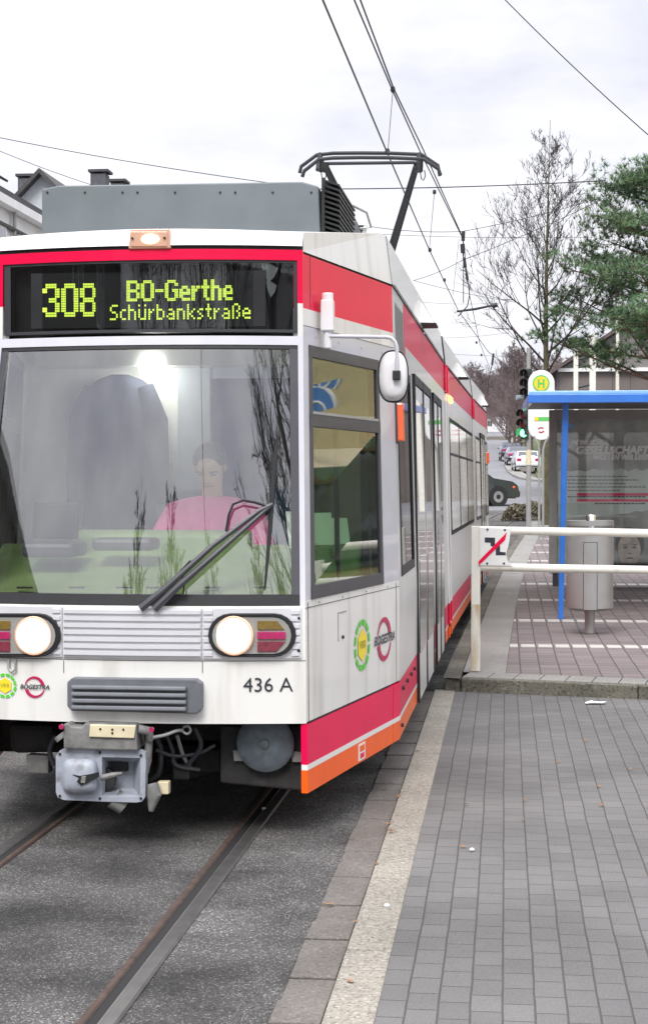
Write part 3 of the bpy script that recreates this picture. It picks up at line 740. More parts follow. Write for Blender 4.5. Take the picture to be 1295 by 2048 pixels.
b = MB(); splate(b, .16, .75, 2.425, 2.475, .03, .05, 0); b.build('marker_lamp', 'orangelit', tram, xf=S2)
b = MB(); splate(b, 1.41, 1.52, 1.89, 2.10, .045, .055, 0); o = b.build('marker_lamp', 'markorange', tram, bevel=.008)
b = MB(); splate(b, 1.400, 1.409, 1.875, 2.11, .012, .03, 0); b.build('lamp_bracket', 'frame', o)
for z in (1.96,):
    b = MB(); splate(b, 4.54, 4.68, z, z + .17, .03, .04, 0); b.build('marker_lamp', 'markorange', tram, xf=S3, bevel=.008)
# lower skirts of the cab
for sg in (1, -1):
    b = MB()
    cstrip(b, 0.0, 0.905, .37, .555, .004, .03, 0, sg); cstrip(b, .91, 1, .37, .555, .004, .03, 0, sg)
    cstrip(b, 0.0, 1, .345, .37, .005, .03, 1, sg)
    cstrip(b, 0.0, .905, ZS, .345, .004, .03, 2, sg); cstrip(b, .91, 1, ZS, .345, .004, .03, 2, sg)
    cstrip(b, .02, .88, .557, .564, .002, .02, 3, sg)
    if sg > 0:                                       # small pale pictogram near the bottom
        cstrip(b, .50, .575, .25, .335, .006, .01, 1, 1); cstrip(b, .51, .565, .295, .325, .0075, .01, 2, 1); cstrip(b, .515, .56, .26, .285, .0075, .01, 0, 1)
    b.build('skirt', ['skirtred', 'stripe', 'orange', 'black'], tram, bevel=.004)
b = MB()
for v, z in ((1.6, .50), (1.95, .50), (2.3, .50), (2.6, .50), (1.52, .30)): b.lathe([(.012, 0), (.012, .012)], sdm(v, z, .002), 8, 0, (1, 0, 0))
build_split(b, 'skirt_bolt', 'black', tram)

# -- nose: windscreen, destination display, lights, grille, buffer, lettering
def px(x, y, off=0):                                 # photo pixel -> point on the nose surface
    u, z = frp(x, y); return fr(u, z, off)
def fcap(b, x0, x1, y0, y1, off, th, m, n=10):       # capsule outline in photo pixels, a solid plate on the nose
    r = (y1 - y0) / 2; cy = (y0 + y1) / 2; P = []
    for k in range(n + 1): t = -math.pi / 2 + math.pi * k / n; P.append((x1 - r + r * math.cos(t), cy + r * math.sin(t)))
    for k in range(n + 1): t = math.pi / 2 + math.pi * k / n; P.append((x0 + r + r * math.cos(t), cy + r * math.sin(t)))
    pts = [px(x, y, off) for x, y in P]
    b.extrude(pts, (0, th, 0), m)
def fplate(b, P, off, th, m): b.extrude([px(x, y, off) for x, y in P], (0, th, 0), m)
def rect(x0, x1, y0, y1): return [(x0, y0), (x1, y0), (x1, y1), (x0, y1)]

# windscreen frame and glass
uin = lambda z: fw(z) - .026
b = MB()
zg0, zg1 = zf(1189), zf(698)
fstrip(b, lambda z: -uin(z), uin, zw0 + .002, zg0, -.004, .05, 0, 14)
fstrip(b, lambda z: -uin(z), uin, zg1, zw1 + .003, -.004, .05, 0, 14)
fstrip(b, lambda z: uin(z) - .036, uin, zg0, zg1, -.004, .05, 1, 2); fstrip(b, lambda z: -uin(z), lambda z: .030 - uin(z), zg0, zg1, -.004, .05, 1, 2)
wf = b.build('windscreen_frame', ['black', 'frame'], tram, smooth=True)
b = MB()
zz = [zg0 + (zg1 - zg0) * k / 12 for k in range(13)]
b.grid([[fr(-(uin(z) - .034) + 2 * (uin(z) - .034) * k / 24, z, -.012) for k in range(25)] for z in zz])
b.build('windscreen', 'windscreen', tram, smooth=True)

# destination display
FONT = {'3': '01110 10001 00001 00110 00001 10001 01110', '0': '01110 10001 10001 10001 10001 10001 01110', '8': '01110 10001 10001 01110 10001 10001 01110',
 'B': '11110 10001 10001 11110 10001 10001 11110', 'O': '01110 10001 10001 10001 10001 10001 01110', '-': '000 000 000 111 000 000 000',
 'G': '01110 10001 10000 10011 10001 10001 01110', 'e': '0000 0000 0110 1001 1111 1000 0111', 'r': '000 000 101 110 100 100 100', 't': '010 010 111 010 010 010 001',
 'h': '1000 1000 1110 1001 1001 1001 1001', 'S': '0111 1000 1000 0110 0001 0001 1110', 'c': '000 000 011 100 100 100 011', 'ü': '1001 0000 1001 1001 1001 1001 0111',
 'b': '1000 1000 1110 1001 1001 1001 1110', 'a': '0000 0000 0110 0001 0111 1001 0111', 'n': '0000 0000 1110 1001 1001 1001 1001', 'k': '1000 1000 1001 1010 1100 1010 1001',
 's': '000 000 011 100 010 001 110', 'ß': '0110 1001 1001 1010 1001 1001 1010', ' ': '00 00 00 00 00 00 00'}
DV = .045                                            # depth of the lit board behind the glass
def dots(b, s, x0, x1, y0, y1, sub=1, boldx=0):
    """letters of lit dots filling a pixel rectangle of the photograph"""
    cols = []
    for ch in s:
        rows = FONT[ch].split()
        for c in range(len(rows[0])): cols.append([rows[r][c] == '1' for r in range(7)])
        cols.append([False] * 7)
    cols.pop()
    W, Hh = len(cols), 7
    g = [[cols[c // sub][r // sub] for r in range(Hh * sub)] for c in range(W * sub)]
    if boldx:
        w2 = []
        for c in range(len(g)): w2.append([g[c][r] or (c > 0 and g[c - 1][r]) for r in range(Hh * sub)])
        g = w2
    (ua, zt_), (ub, zb_) = frp(x0, y0), frp(x1, y1)
    pu, pz = (ub - ua) / len(g), (zt_ - zb_) / len(g[0])
    for c in range(len(g)):
        for r in range(len(g[0])):
            if g[c][r]:
                u = ua + (c + .5) * pu; z = zt_ - (r + .5) * pz; h, w = pz * .40, pu * .40
                y = FV(.3, z) + DV
                b.face([(u - w, y, z - h), (u + w, y, z - h), (u + w, y, z + h), (u - w, y, z + h)])
b = MB()
u0, z0 = frp(8, 671); u1, z1 = frp(600, 521)
for a, c, d, e in ((u0, u0 + .035, z0, z1), (u1 - .03, u1, z0, z1), (u0 + .035, u1 - .03, z1 - .012, z1), (u0 + .035, u1 - .03, z0, z0 + .014)):
    fstrip(b, a, c, d, e, -.008, .07, 0)
disp = b.build('destination_display', 'dispedge', tram)
b = MB(); b.box(u0, u1, .07, .09, z0 - .01, z1 + .01); b.build('display_case', 'black', disp)
b = MB(); ua, _ = frp(62, 600); ub, _ = frp(530, 600)
za, zc = frp(300, 652)[1], frp(300, 540)[1]
b.box(ua, ub, FV(.3, 2.5) + DV + .004, FV(.3, 2.5) + DV + .03, za, zc); b.build('display_board', 'dispback', disp)
b = MB(); dots(b, '308', 84, 186, 567, 631, 2, 1); b.build('route_number', 'led', disp)
b = MB(); dots(b, 'BO-Gerthe', 247, 463, 558, 599, 2, 1); dots(b, 'Schürbankstraße', 214, 500, 607, 637, 1, 0); b.build('destination_text', 'led', disp)
b = MB(); b.grid([[fr(u0 + .033 + (u1 - u0 - .063) * k / 12, z, -.014) for k in range(13)] for z in (z0 + .012, z1 - .01)]); b.build('display_glass', 'dispglass', disp, smooth=True)
b = MB()
for k, (x, y, w, h) in enumerate(((520, 523, 34, 42), (530, 560, 22, 34))):   # torn white sticker inside the glass
    pts = [(x, y), (x + w * .5, y + 2), (x + w, y + h * .3), (x + w * .8, y + h * .7), (x + w * .45, y + h), (x + w * .2, y + h * .6)]
    fplate(b, pts, -.02 - .002 * k, .001, 0)
b.build('torn_sticker', 'poster', disp)
# roof lamp in the middle of the fascia
b = MB(); fplate(b, [(262, 459), (340, 458), (342, 497), (258, 498)], .012, .05, 0)
rl = b.build('roof_lamp', 'lampamber', tram, bevel=.004)
b = MB(); fplate(b, rect(263, 336, 464, 494), .018, .02, 0); b.build('lens', 'lampamber', rl, bevel=.003)
b = MB(); b.ell(px(302, 479, .014), (.045, .02, .024), 12, 8); b.build('bulb', 'rooflamp', rl, smooth=True)
b = MB(); b.lathe([(.006, 0), (.006, .006)], px(267, 478, .018), 8, 0, (0, -1, 0)); b.lathe([(.006, 0), (.006, .006)], px(331, 477, .018), 8, 0, (0, -1, 0)); build_split(b, 'lens_screw', 'black', rl)
# grooved panel with the headlights
b = MB()
zA, zB = zf(1316), zf(1216)
for uu0, uu1 in ((frp(127, 1260)[0], frp(404, 1260)[0]), (frp(406, 1260)[0], frp(603, 1260)[0]), (frp(-70, 1260)[0], frp(125, 1260)[0])):
    fstrip(b, uu0, uu1, zA, zB, .010, .012, 0, 8)
    for k in range(7):
        z = zA + (zB - zA) * (k + .62) / 7.2
        if uu0 > -.45 and uu1 < .35: fstrip(b, uu0 + .004, uu1 - .004, z - .008, z + .009, .021, .012, 0, 8)
        else:
            for a, c in ((uu0 + .004, uu0 + .045), (uu1 - .045, uu1 - .008)): fstrip(b, a, c, z - .008, z + .009, .017, .010, 0, 2)
b.build('grille', 'silver', tram, bevel=.003)
b = MB()
for x, y in ((598, 1236), (598, 1301)): b.lathe([(.007, 0), (.007, .006)], px(x, y, .012), 10, 0, (0, -1, 0))
build_split(b, 'panel_screw', 'black', tram)
for sg in (1, -1):
    def mx_(x): return x if sg > 0 else 542 - x
    def rc(a, c, d, e): return rect(*sorted((mx_(a), mx_(c))), d, e)
    b = MB(); x0_, x1_ = sorted((mx_(418), mx_(593))); fcap(b, x0_, x1_, 1226, 1313, .030, .03, 0)
    hl = b.build('headlight', 'black', tram, bevel=.004)
    b = MB(); x0_, x1_ = sorted((mx_(427), mx_(584))); fcap(b, x0_, x1_, 1234, 1306, .033, .02, 0); b.build('reflector_bowl', 'greylens', hl)
    c_ = px(mx_(470), 1270, .036)
    b = MB(); b.lathe([(.090, 0), (.086, .006), (.080, .006)], c_, 28, 0, (0, -1, 0)); b.build('lamp_rim', 'lamphalo', hl, smooth=True)
    b = MB(); b.lathe([(.079, .0), (.079, .006), (.060, .016), (.02, .020)], c_, 28, 0, (0, -1, 0)); b.build('lamp', 'headlamp', hl, smooth=True)
    def seg(y0, y1, xr): return [(mx_(517), y0), (mx_(xr[0]), y0), (mx_(xr[1]), y1), (mx_(517), y1)]
    b = MB(); fplate(b, seg(1240, 1258, (556, 571)), .038, .02, 0); b.build('indicator', 'amber', hl, bevel=.002)
    b = MB(); fplate(b, rc(517, 573, 1262, 1277), .041, .02, 0); b.build('tail_lamp', 'tail', hl, bevel=.002)
    b = MB(); fplate(b, seg(1281, 1302, (573, 555)), .038, .02, 0); b.build('brake_lamp', 'tail2', hl, bevel=.002)
b = MB()                                             # panel joints and fixings on the lower nose
zz1 = zf(1322)
for x in (-10, 128, 405): fplate(b, rect(x - .7, x + .7, 1321, 1346), .0012, .002, 0)
fstrip(b, lambda z: -fw(z), fw, zz1, zz1 + .003, .0012, .002, 0)
for q_ in (.02, .955): cstrip(b, q_, q_ + .004, .565, WC0 - .01, .0012, .002, 0)
cstrip(b, .0, 1, 1.085, 1.088, .0012, .002, 0); cstrip(b, .0, 1, 2.402, 2.405, .0012, .002, 0); cstrip(b, .07, .074, 2.49, 2.74, .0012, .002, 0)
build_split(b, 'panel_joint', 'frame', tram)
b = MB()
for q_ in (.12, .35, .6, .85):
    for z in (1.10, 2.36): b.lathe([(.006, 0), (.005, .003)], chm(q_, z, .001), 8, 0, CN)
build_split(b, 'panel_screw', 'alu', tram)
# grey ribbed buffer
b = MB()
P = [(140, 1362), (150, 1353), (395, 1356), (407, 1364), (407, 1416), (398, 1425), (148, 1419), (140, 1410)]
b.extrude([px(x, y, .05) for x, y in P], (0, .06, 0), 0)
u0, z0 = frp(150, 1420); u1, z1 = frp(378, 1370)
for k in range(4):
    z = z0 + .012 + (z1 - z0) * k / 4
    b.hexa([fr(u0, z, .075), fr(u1, z, .075), fr(u1, z, .045), fr(u0, z, .045)], [fr(u0, z + .019, .07), fr(u1, z + .019, .07), fr(u1, z + .019, .045), fr(u0, z + .019, .045)], 0)
b.build('buffer', 'buf', tram, bevel=.006)
# lettering and the two round marks, front and side
def logo_sun(mb, fn, sx_, sy_):
    for k in range(12):
        t = 2 * math.pi * (k + .5) / 12; q = .19
        pts = []
        for dt, r in ((-q, .80), (q, .80), (q * 1.05, 1.04), (-q * 1.05, 1.04)):
            pts.append((math.cos(t + dt) * r, math.sin(t + dt) * r))
        mb.face([fn(x * sx_, y * sy_) for x, y in pts], 0)
    mb.face([fn(math.cos(math.pi / 6 + math.pi / 3 * k) * .64 * sx_, math.sin(math.pi / 6 + math.pi / 3 * k) * .66 * sy_) for k in range(6)], 1)
    vs, fs = text2d('VRR', .46); put2d(mb, [(x * sx_, y * sy_) for x, y in vs], fs, lambda x, y: fn(x, y, .002), 2)
def logo_ring(mb, fn, sx_, sy_):
    for a0, a1, fl in ((R(20), R(200), 1), (R(200), R(380), -1)):
        n = 14; out, inn = [], []
        for k in range(n + 1):
            f = k / n; t = (R(15) + R(150) * f) + (0 if fl > 0 else math.pi)
            w = .10 + .26 * (1 - f)
            out.append((math.cos(t), math.sin(t))); inn.append((math.cos(t) * (1 - w), math.sin(t) * (1 - w)))
        for k in range(n): mb.face([fn(x * sx_, y * sy_) for x, y in (out[k], out[k + 1], inn[k + 1], inn[k])], 0)
    vs, fs = text2d('BOGESTRA', .52, .25, .014); put2d(mb, [(x * sx_ * 1.12, y * sy_ * 1.1) for x, y in vs], fs, lambda x, y: fn(x, y, .002), 1)
def on_front(cx, cy):
    u, z = frp(cx, cy); return lambda x, y, o=0: fr(u + x, z + y, .004 + o)
def on_cham(cx, cy, f=1.0):
    s_, z_ = chp(cx, cy); L = math.hypot(BV + .3, HW - .8); return lambda x, y, o=0: chm(s_ + x / L, z_ + y, .004 + o)
b = MB(); logo_sun(b, on_front(11, 1371), .056, .056); b.build('sun_emblem', ['green', 'yellow', 'inkgreen'], tram)
b = MB(); logo_ring(b, on_front(70, 1374), .050, .050); b.build('ring_emblem', ['crimson', 'ink'], tram)
b = MB(); logo_sun(b, on_cham(723, 1290), .145, .128); b.build('sun_emblem', ['green', 'yellow', 'inkgreen'], tram)
b = MB(); logo_ring(b, on_cham(767, 1278), .145, .118); b.build('ring_emblem', ['crimson', 'ink'], tram)
vs, fs = text2d('436 A', .092); b = MB(); put2d(b, vs, fs, on_front(536, 1371)); b.build('car_number', 'ink', tram)
b = MB()                                             # small service hatch on the cab side
s0, z0 = chp(675, 1282); s1, z1 = chp(692, 1223)
for a, c, d, e in ((s0, s1, z1, z1 + .006), (s0, s0 + .006, z0, z1), (s0, s0 + .012, z0, z0 + .005)): cstrip(b, a, c, d, e, .002, .004, 0)
s2, z2 = chp(684, 1274); b.lathe([(.010, 0), (.008, .008)], chm(s2, z2, .001), 10, 1, CN)
b.build('hatch', ['alu', 'black'], tram)
b = MB(); u, z = frp(25, 1330)                       # towing hook cover below the left lamp
b.tube([fr(u - .015, z + .03, .01), fr(u - .015, z - .015, .012), fr(u + .002, z - .03, .014), fr(u + .018, z - .02, .012), fr(u + .018, z + .03, .01)], .006, 8); b.build('towing_eye', 'alu', tram, smooth=True)

# cab side windows
for sg in (1, -1):
    b = MB()
    q = .028
    cstrip(b, W0, W1, WC0, WC0 + .06, .006, .05, 0, sg); cstrip(b, W0, W1, WC1 - .055, WC1, .006, .05, 0, sg)
    cstrip(b, W0, W0 + q, WC0, WC1, .005, .05, 0, sg); cstrip(b, W1 - q, W1, WC0, WC1, .005, .05, 0, sg)
    cstrip(b, W0, W1, 1.925, 1.985, .0065, .05, 0, sg); cstrip(b, W0 + q, W1 - q, 1.985, 1.998, .009, .03, 2, sg)
    cstrip(b, W1 - .16, W1 - q, 1.19, 1.925, .004, .045, 0, sg) if False else None
    cw = b.build('cab_window', ['frame', 'black', 'alu'], tram)
    for z0_, z1_, nm in ((WC0 + .06, 1.925, 'lower_pane'), (1.985, WC1 - .055, 'upper_pane')):
        b = MB(); b.grid([[chm(W0 + q, z, -.004, sg), chm(W1 - q, z, -.004, sg)] for z in (z0_, (z0_ + z1_) / 2, z1_)]); b.build(nm, 'sideglass', cw)
    b = MB(); cstrip(b, .33, .345, WC0 + .06, 1.925, -.006, .02, 0, sg); cstrip(b, .64, .66, WC0 + .06, 1.925, -.006, .03, 0, sg)
    build_split(b, 'sliding_rail', ['frame', 'black'], cw)
    b = MB(); cstrip(b, .66, W1 - q, 1.42, 1.925, -.010, .02, 0, sg); b.build('sliding_panel', 'black', cw)

# mirror on its arm
b = MB()
e1 = chm(.10, 2.46, .06); s_, z_ = chp(637, 632)
base = chm(s_, z_, .045)
b.hexa([base + Vector((dx, dy, -.075)) for dx, dy in ((-.032, -.03), (.032, -.03), (.032, .04), (-.032, .04))], [base + Vector((dx, dy, .075)) for dx, dy in ((-.03, -.03), (.03, -.03), (.03, .04), (-.03, .04))])
b.lathe([(.028, 0), (.028, .04)], base + Vector((0, 0, .07)), 12)
b.lathe([(.02, 0), (.02, .09)], base + Vector((0, .0, -.16)), 12)
mir = b.build('wing_mirror', 'mirrorwhite', tram, bevel=.006)
Q = w2l(hit(786, 755, 'y', 8.35))
b = MB(); p0 = base + Vector((0, -.01, -.10)); c1 = w2l(hit(785, 684, 'y', 8.35))
b.tube([p0, p0 + Vector((.02, 0, 0)), w2l(hit(770, 674, 'y', 8.34)), w2l(hit(781, 676, 'y', 8.35)), w2l(hit(789, 683, 'y', 8.35)), w2l(hit(793, 694, 'y', 8.35)), w2l(hit(793, 752, 'y', 8.36))], .0095, 10)
b.build('mirror_arm', 'pillar', mir, smooth=True)
cpt = w2l(hit(787, 752, 'y', 8.38)); W_, H_ = .068, .118
def cap3(rw, rh, y, n=14, ox=0):
    pts = []
    for k in range(2 * n):
        t = 2 * math.pi * k / (2 * n); x = math.cos(t); z = math.sin(t)
        ex = 2.6; x = math.copysign(abs(x) ** (2 / ex), x); z = math.copysign(abs(z) ** (2 / ex), z)
        pts.append(cpt + Vector((x * rw + ox, y, z * rh)))
    return pts
b = MB(); rings = [cap3(.02, .06, -.014), cap3(.045, .09, -.012), cap3(W_ * .88, H_ * .92, .0), cap3(W_ * .97, H_ * .97, .012, ox=-.002), cap3(W_ + .002, H_ + .004, .02, ox=-.004), cap3(W_ + .002, H_ + .004, .05, ox=-.006)]
b.grid([r + [r[0]] for r in rings], 0); b.face(rings[0], 0)
b.build('mirror_shell', 'mirrorwhite', mir, smooth=True)
b = MB(); r1, r2 = cap3(W_ + .009, H_ + .012, .022, ox=-.005), cap3(W_ + .009, H_ + .012, .06, ox=-.007); b.grid([r1 + [r1[0]], r2 + [r2[0]]]); b.face(r2); b.face(r1); b.build('mirror_rim', 'black', mir)
b = MB(); b.box(cpt.x - .004, cpt.x + .034, cpt.y - .045, cpt.y - .008, cpt.z - .022, cpt.z + .025); b.build('mirror_clamp', 'darkmetal', mir, bevel=.004)

# wipers parked across the windscreen
def wp(x, y, off): u, z = frp(x, y); return fr(u, z, off)
b = MB()
b.tube([wp(285, 1216, .035), wp(330, 1180, .05), wp(430, 1090, .055), wp(520, 1022, .05), wp(548, 1008, .045)], [.018, .016, .012, .010, .009], 8)
wiper = b.build('wiper', 'frame', tram, smooth=True)
b = MB(); b.tube([wp(312, 1217, .035), wp(360, 1172, .05), wp(450, 1094, .055), wp(545, 1010, .045)], [.018, .016, .012, .009], 8); b.build('second_arm', 'frame', wiper, smooth=True)
b = MB(); b.tube([wp(556, 872, .02), wp(548, 960, .022), wp(541, 1060, .022), wp(531, 1176, .02)], [.007, .012, .010, .005], 8); b.build('blade', 'black', wiper, smooth=True)
b = MB(); b.tube([wp(455, 1062, .04), wp(461, 1030, .05), wp(470, 1008, .055), wp(490, 1000, .055), wp(515, 1005, .05), wp(535, 1012, .045)], .006, 8)
b.tube([wp(369, 1190, .03), wp(372, 1165, .04), wp(366, 1140, .05), wp(385, 1120, .05)], .004, 6); build_split(b, 'washer_hose', 'black', wiper, smooth=True)
b = MB()
for x in (46, 150, 245, 305, 422, 520): fplate(b, rect(x - 16, x + 16, 1174, 1178), -.03, .004, 0)
build_split(b, 'demister_slot', 'black', tram)

# -- cab interior
b = MB()
b.hexa([(-.78, -.30, 1.07), (.78, -.30, 1.07), (.95, .62, 1.0), (-.95, .62, 1.0)], [(-.76, -.28, 1.15), (.76, -.28, 1.15), (.90, .55, 1.35), (-.90, .55, 1.35)], 0)
b.hexa([(-.55, .40, 1.0), (.45, .40, 1.0), (.45, .62, 1.0), (-.55, .62, 1.0)], [(-.5, .45, 1.40), (.40, .45, 1.40), (.40, .60, 1.42), (-.5, .60, 1.42)], 0)
b.build('dashboard', 'dash', tram, bevel=.02)
b = MB(); b.box(-1.04, 1.04, 1.40, 1.44, .4, 1.25, 0); b.box(-1.04, -.15, 1.40, 1.44, 1.25, 2.6, 0); b.box(.62, 1.04, 1.40, 1.44, 1.25, 2.6, 0); b.box(-.15, .62, 1.40, 1.44, 2.3, 2.6, 0)
b.build('partition', 'partition', tram)
b = MB(); b.box(-.14, .04, 1.36, 1.41, 1.0, 2.35); b.box(.56, .63, 1.37, 1.41, 1.2, 2.35); b.box(.04, .56, 1.37, 1.41, 2.24, 2.32); b.box(.04, .56, 1.37, 1.41, 1.18, 1.26); build_split(b, 'partition_door_frame', 'partgrey', tram)
b = MB(); b.box(.05, .55, 1.42, 1.426, 1.26, 2.24); b.build('partition_pane', 'partglass', tram)
b = MB(); b.extrude([(-.74, -.2, .92), (.74, -.2, .92), (1.02, 1.38, .92), (-1.02, 1.38, .92)], (0, 0, .04)); b.build('cab_floor', 'dark', tram)
b = MB(); b.extrude([(-.66, .12, 2.70), (.66, .12, 2.70), (.98, 1.38, 2.70), (-.98, 1.38, 2.70)], (0, 0, .03)); b.build('cab_ceiling', 'partition', tram)
b = MB(); b.box(-.12, .42, .86, .95, 1.0, 1.62); b.box(-.10, .40, .42, .9, 1.0, 1.08); b.build('driver_seat', 'jacket', tram, bevel=.04)
b = MB(); b.hexa([(.55, .15, 1.08), (.80, .12, 1.08), (.95, .90, 1.08), (.60, .95, 1.08)], [(.55, .15, 1.34), (.80, .12, 1.34), (.95, .90, 1.34), (.60, .95, 1.34)]); b.build('side_desk', 'dash', tram, bevel=.02)
b = MB(); b.box(.58, .60, 1.0, 1.38, 1.3, 1.92); b.build('side_panel', 'cream2', tram)
b = MB(); b.box(-1.06, 1.06, 1.45, 7.5, .50, .56, 0); b.build('saloon_floor', 'alu', tram)
for v in (2.2, 5.05, 6.9):
    for sg in (-1, 1):
        b = MB(); b.box(sg * .62 - .38, sg * .62 + .38, v - .2, v + .2, .90, 1.0); b.box(sg * .62 - .38, sg * .62 + .38, v + .17, v + .25, .95, 1.62); b.build('seat', 'seat', tram, bevel=.03)
for v in (2.9, 4.9, 5.2):
    for sg in (-1, 1):
        b = MB(); b.tube([(sg * .8, v, .56), (sg * .8, v, 2.7)], .018, 8); b.build('grab_pole', 'railyellow', tram)
b = MB(); b.box(-.90, .90, 1.16, 1.36, 2.30, 2.69); b.build('partition_header', 'partition', tram)
d_ = lray(300, 728); p_ = camL + d_ * ((1.12 - camL.y) / d_.y); b = MB(); b.lathe([(.06, -.03), (.085, -.02), (.085, 0), (.075, .03), (.045, .055), (.012, .062)], (p_.x, 1.20, 2.30), 20, 0, (0, 0, -1)); b.build('cab_fill_lamp', 'cabfill', tram, smooth=True)  # dome whose glow is added to light the cab from inside
b = MB(); b.box(-.62, -.36, -.05, .22, 1.30, 1.37); b.box(-.30, .0, .05, .25, 1.33, 1.39); b.build('instrument_pod', 'frame', tram, bevel=.02)
b = MB(); b.hexa([(-.66, .28, 1.38), (-.42, .24, 1.38), (-.42, .27, 1.38), (-.66, .31, 1.38)], [(-.66, .30, 1.56), (-.42, .26, 1.56), (-.42, .29, 1.56), (-.66, .33, 1.56)]); b.build('cab_monitor', 'black', tram, bevel=.008)
b = MB(); b.tube([(-.98, .6, 1.0), (-.98, .6, 2.6)], .02, 8); b.build('cab_handrail', 'chrome', tram)
pp = thing('paper_stack', 'loose white papers and booklets propped on the cab desk behind the side window', 'papers')
b = MB()
for (u, v, z, w, h) in ((.68, .30, 1.345, .09, .17), (.76, .45, 1.345, .12, .16), (.82, .60, 1.345, .13, .13)):
    p = [l2w(Vector(q)) for q in ((u - .05, v, z), (u + w * .5, v + w, z), (u + w * .5 - .02, v + w + .02, z + h), (u - .07, v + .02, z + h))]
    b.extrude(p, (.004, .004, .002))
b.build('sheet', 'paper', pp)
b = MB(); p = l2w(Vector((.69, .24, 1.342)))
for k in range(4): b.box(p.x - .05 + .02 * k, p.x + .05 + .01 * k, p.y - .06 + .03 * k, p.y + .04 + .03 * k, 1.342 + .006 * k, 1.347 + .006 * k)
b.build('booklet', 'paper', pp)
dv_ = thing('desk_display', 'small black handheld display standing above the papers in the cab', 'display')
b = MB(); p = l2w(Vector((.66, .42, 1.50))); b.box(p.x - .04, p.x + .045, p.y - .012, p.y + .012, 1.50, 1.62); b.build('casing', 'black', dv_, bevel=.008)
b = MB(); b.box(p.x - .028, p.x + .033, p.y - .015, p.y - .013, 1.52, 1.60); b.build('screen', 'dispedge', dv_)
b = MB(); b.tube([(p.x, p.y, 1.35), (p.x, p.y, 1.5)], .008, 6); b.build('stem', 'black', dv_)

# -- below the nose: coupler, bell, underframe, wheels
def low(x, y, v):                                    # photo pixel -> point of the tram at distance v from the front plane
    d = lray(x, y); t = (v - camL.y) / d.y; return camL + d * t
VC = -.42
def cp(x, y, o=0): return low(x, y, VC - o)
b = MB()                                             # face plate with rounded corners
P = [(112, 1512), (120, 1501), (132, 1498), (280, 1501), (290, 1506), (292, 1518), (290, 1592), (284, 1603), (272, 1605), (128, 1600), (116, 1595), (112, 1584)]
for q in (((112, 1512), (120, 1501), (132, 1498), (204, 1499.5), (204, 1603), (128, 1600), (116, 1595), (112, 1584)),
          ((204, 1499.5), (280, 1501), (290, 1506), (292, 1518), (292, 1516), (204, 1514)), ((204, 1593), (290, 1594), (284, 1603), (272, 1605), (204, 1603)), ((281, 1516), (292, 1516), (290, 1594), (281, 1594))):
    b.extrude([cp(x, y) for x, y in q], (0, .05, 0), 0)
coup = b.build('coupler', 'coup', tram)
b = MB()                                             # bulged cone on its left half
rows = []
c0 = (160, 1553)
for k, (rr, o) in enumerate(((1.0, .0), (.96, .03), (.84, .052), (.6, .064), (.3, .068), (.02, .069))):
    ring = []
    for j in range(24):
        t = 2 * math.pi * j / 24; ex = .5
        cx_, sy_ = math.copysign(abs(math.cos(t)) ** ex, math.cos(t)), math.copysign(abs(math.sin(t)) ** ex, math.sin(t))
        ring.append(cp(c0[0] + 36 * rr * cx_, c0[1] + 37 * rr * sy_, o))
    rows.append(ring + [ring[0]])
b.grid(rows); b.build('coupling_cone', 'coup', coup, smooth=True, ang=60)
b = MB()
b.extrude([cp(x, y, .072) for x, y in ((145, 1549), (160, 1552), (195, 1546), (195, 1556), (176, 1566), (162, 1571), (154, 1563), (158, 1556))], (0, .03, 0)); b.build('cone_slot', 'black', coup)
b = MB(); b.extrude([cp(x, y, .078) for x, y in ((163, 1553), (172, 1552), (170, 1567), (161, 1566))], (0, .03, 0)); b.build('latch', 'coupdirty', coup, bevel=.003)
b = MB()                                             # funnel on its right half: sloping walls down to a flat back
o1 = [(204, 1514), (240, 1514), (281, 1516), (281, 1555), (281, 1594), (240, 1593.5), (204, 1593), (204, 1550)]
rows = []
for f, d in ((1, 0), (.95, .012), (.80, .06), (.68, .11), (.62, .13)):
    rows.append([cp(243 + (x - 243) * f, 1552 + (y - 1552) * f - (1 - f) * 10, -d) for x, y in o1])
b.grid([r + [r[0]] for r in rows]); b.face(rows[-1]); b.build('coupling_funnel', 'coup', coup, smooth=True, ang=50)
b = MB(); b.extrude([cp(x, y, -.10) for x, y in ((222, 1521), (254, 1522), (254, 1543), (222, 1542))], (0, .03, 0)); b.build('funnel_throat', 'black', coup)
b = MB(); b.tube([cp(202, 1556, .03), cp(225, 1550, .04), cp(245, 1547, .04)], [.014, .012, .008], 8); b.build('locking_pin', 'coupdirty', coup, smooth=True)
b = MB()                                             # electrical box on top
b.extrude([cp(x, y, .03) for x, y in ((127, 1448), (136, 1446), (143, 1452), (163, 1454), (170, 1446), (272, 1449), (275, 1502), (127, 1498))], (0, .16, 0)); b.build('contact_box', 'coupdirty', coup, bevel=.008)
b = MB(); b.extrude([cp(x, y, .042) for x, y in ((180, 1449), (272, 1451), (268, 1477), (178, 1474))], (0, .012, 0)); b.build('cream_flap', 'cream', coup, bevel=.004)
b = MB()
for x, y in ((201, 1458), (225, 1459), (247, 1459), (225, 1466)): b.lathe([(.005, 0), (.005, .004)], cp(x, y, .042), 8, 0, (0, -1, 0))
build_split(b, 'flap_bolt', 'black', coup)
b = MB()
b.tube([cp(276, 1458, .0), cp(297, 1462, -.02), cp(300, 1478, -.04)], .022, 10); b.tube([cp(298, 1480, -.05), cp(296, 1520, -.06), cp(290, 1545, -.05)], .018, 10)
b.tube([cp(118, 1470, -.05), cp(124, 1478, -.05)], .028, 10); build_split(b, 'hinge_arm', 'coupdirty', coup, smooth=True)
b = MB()
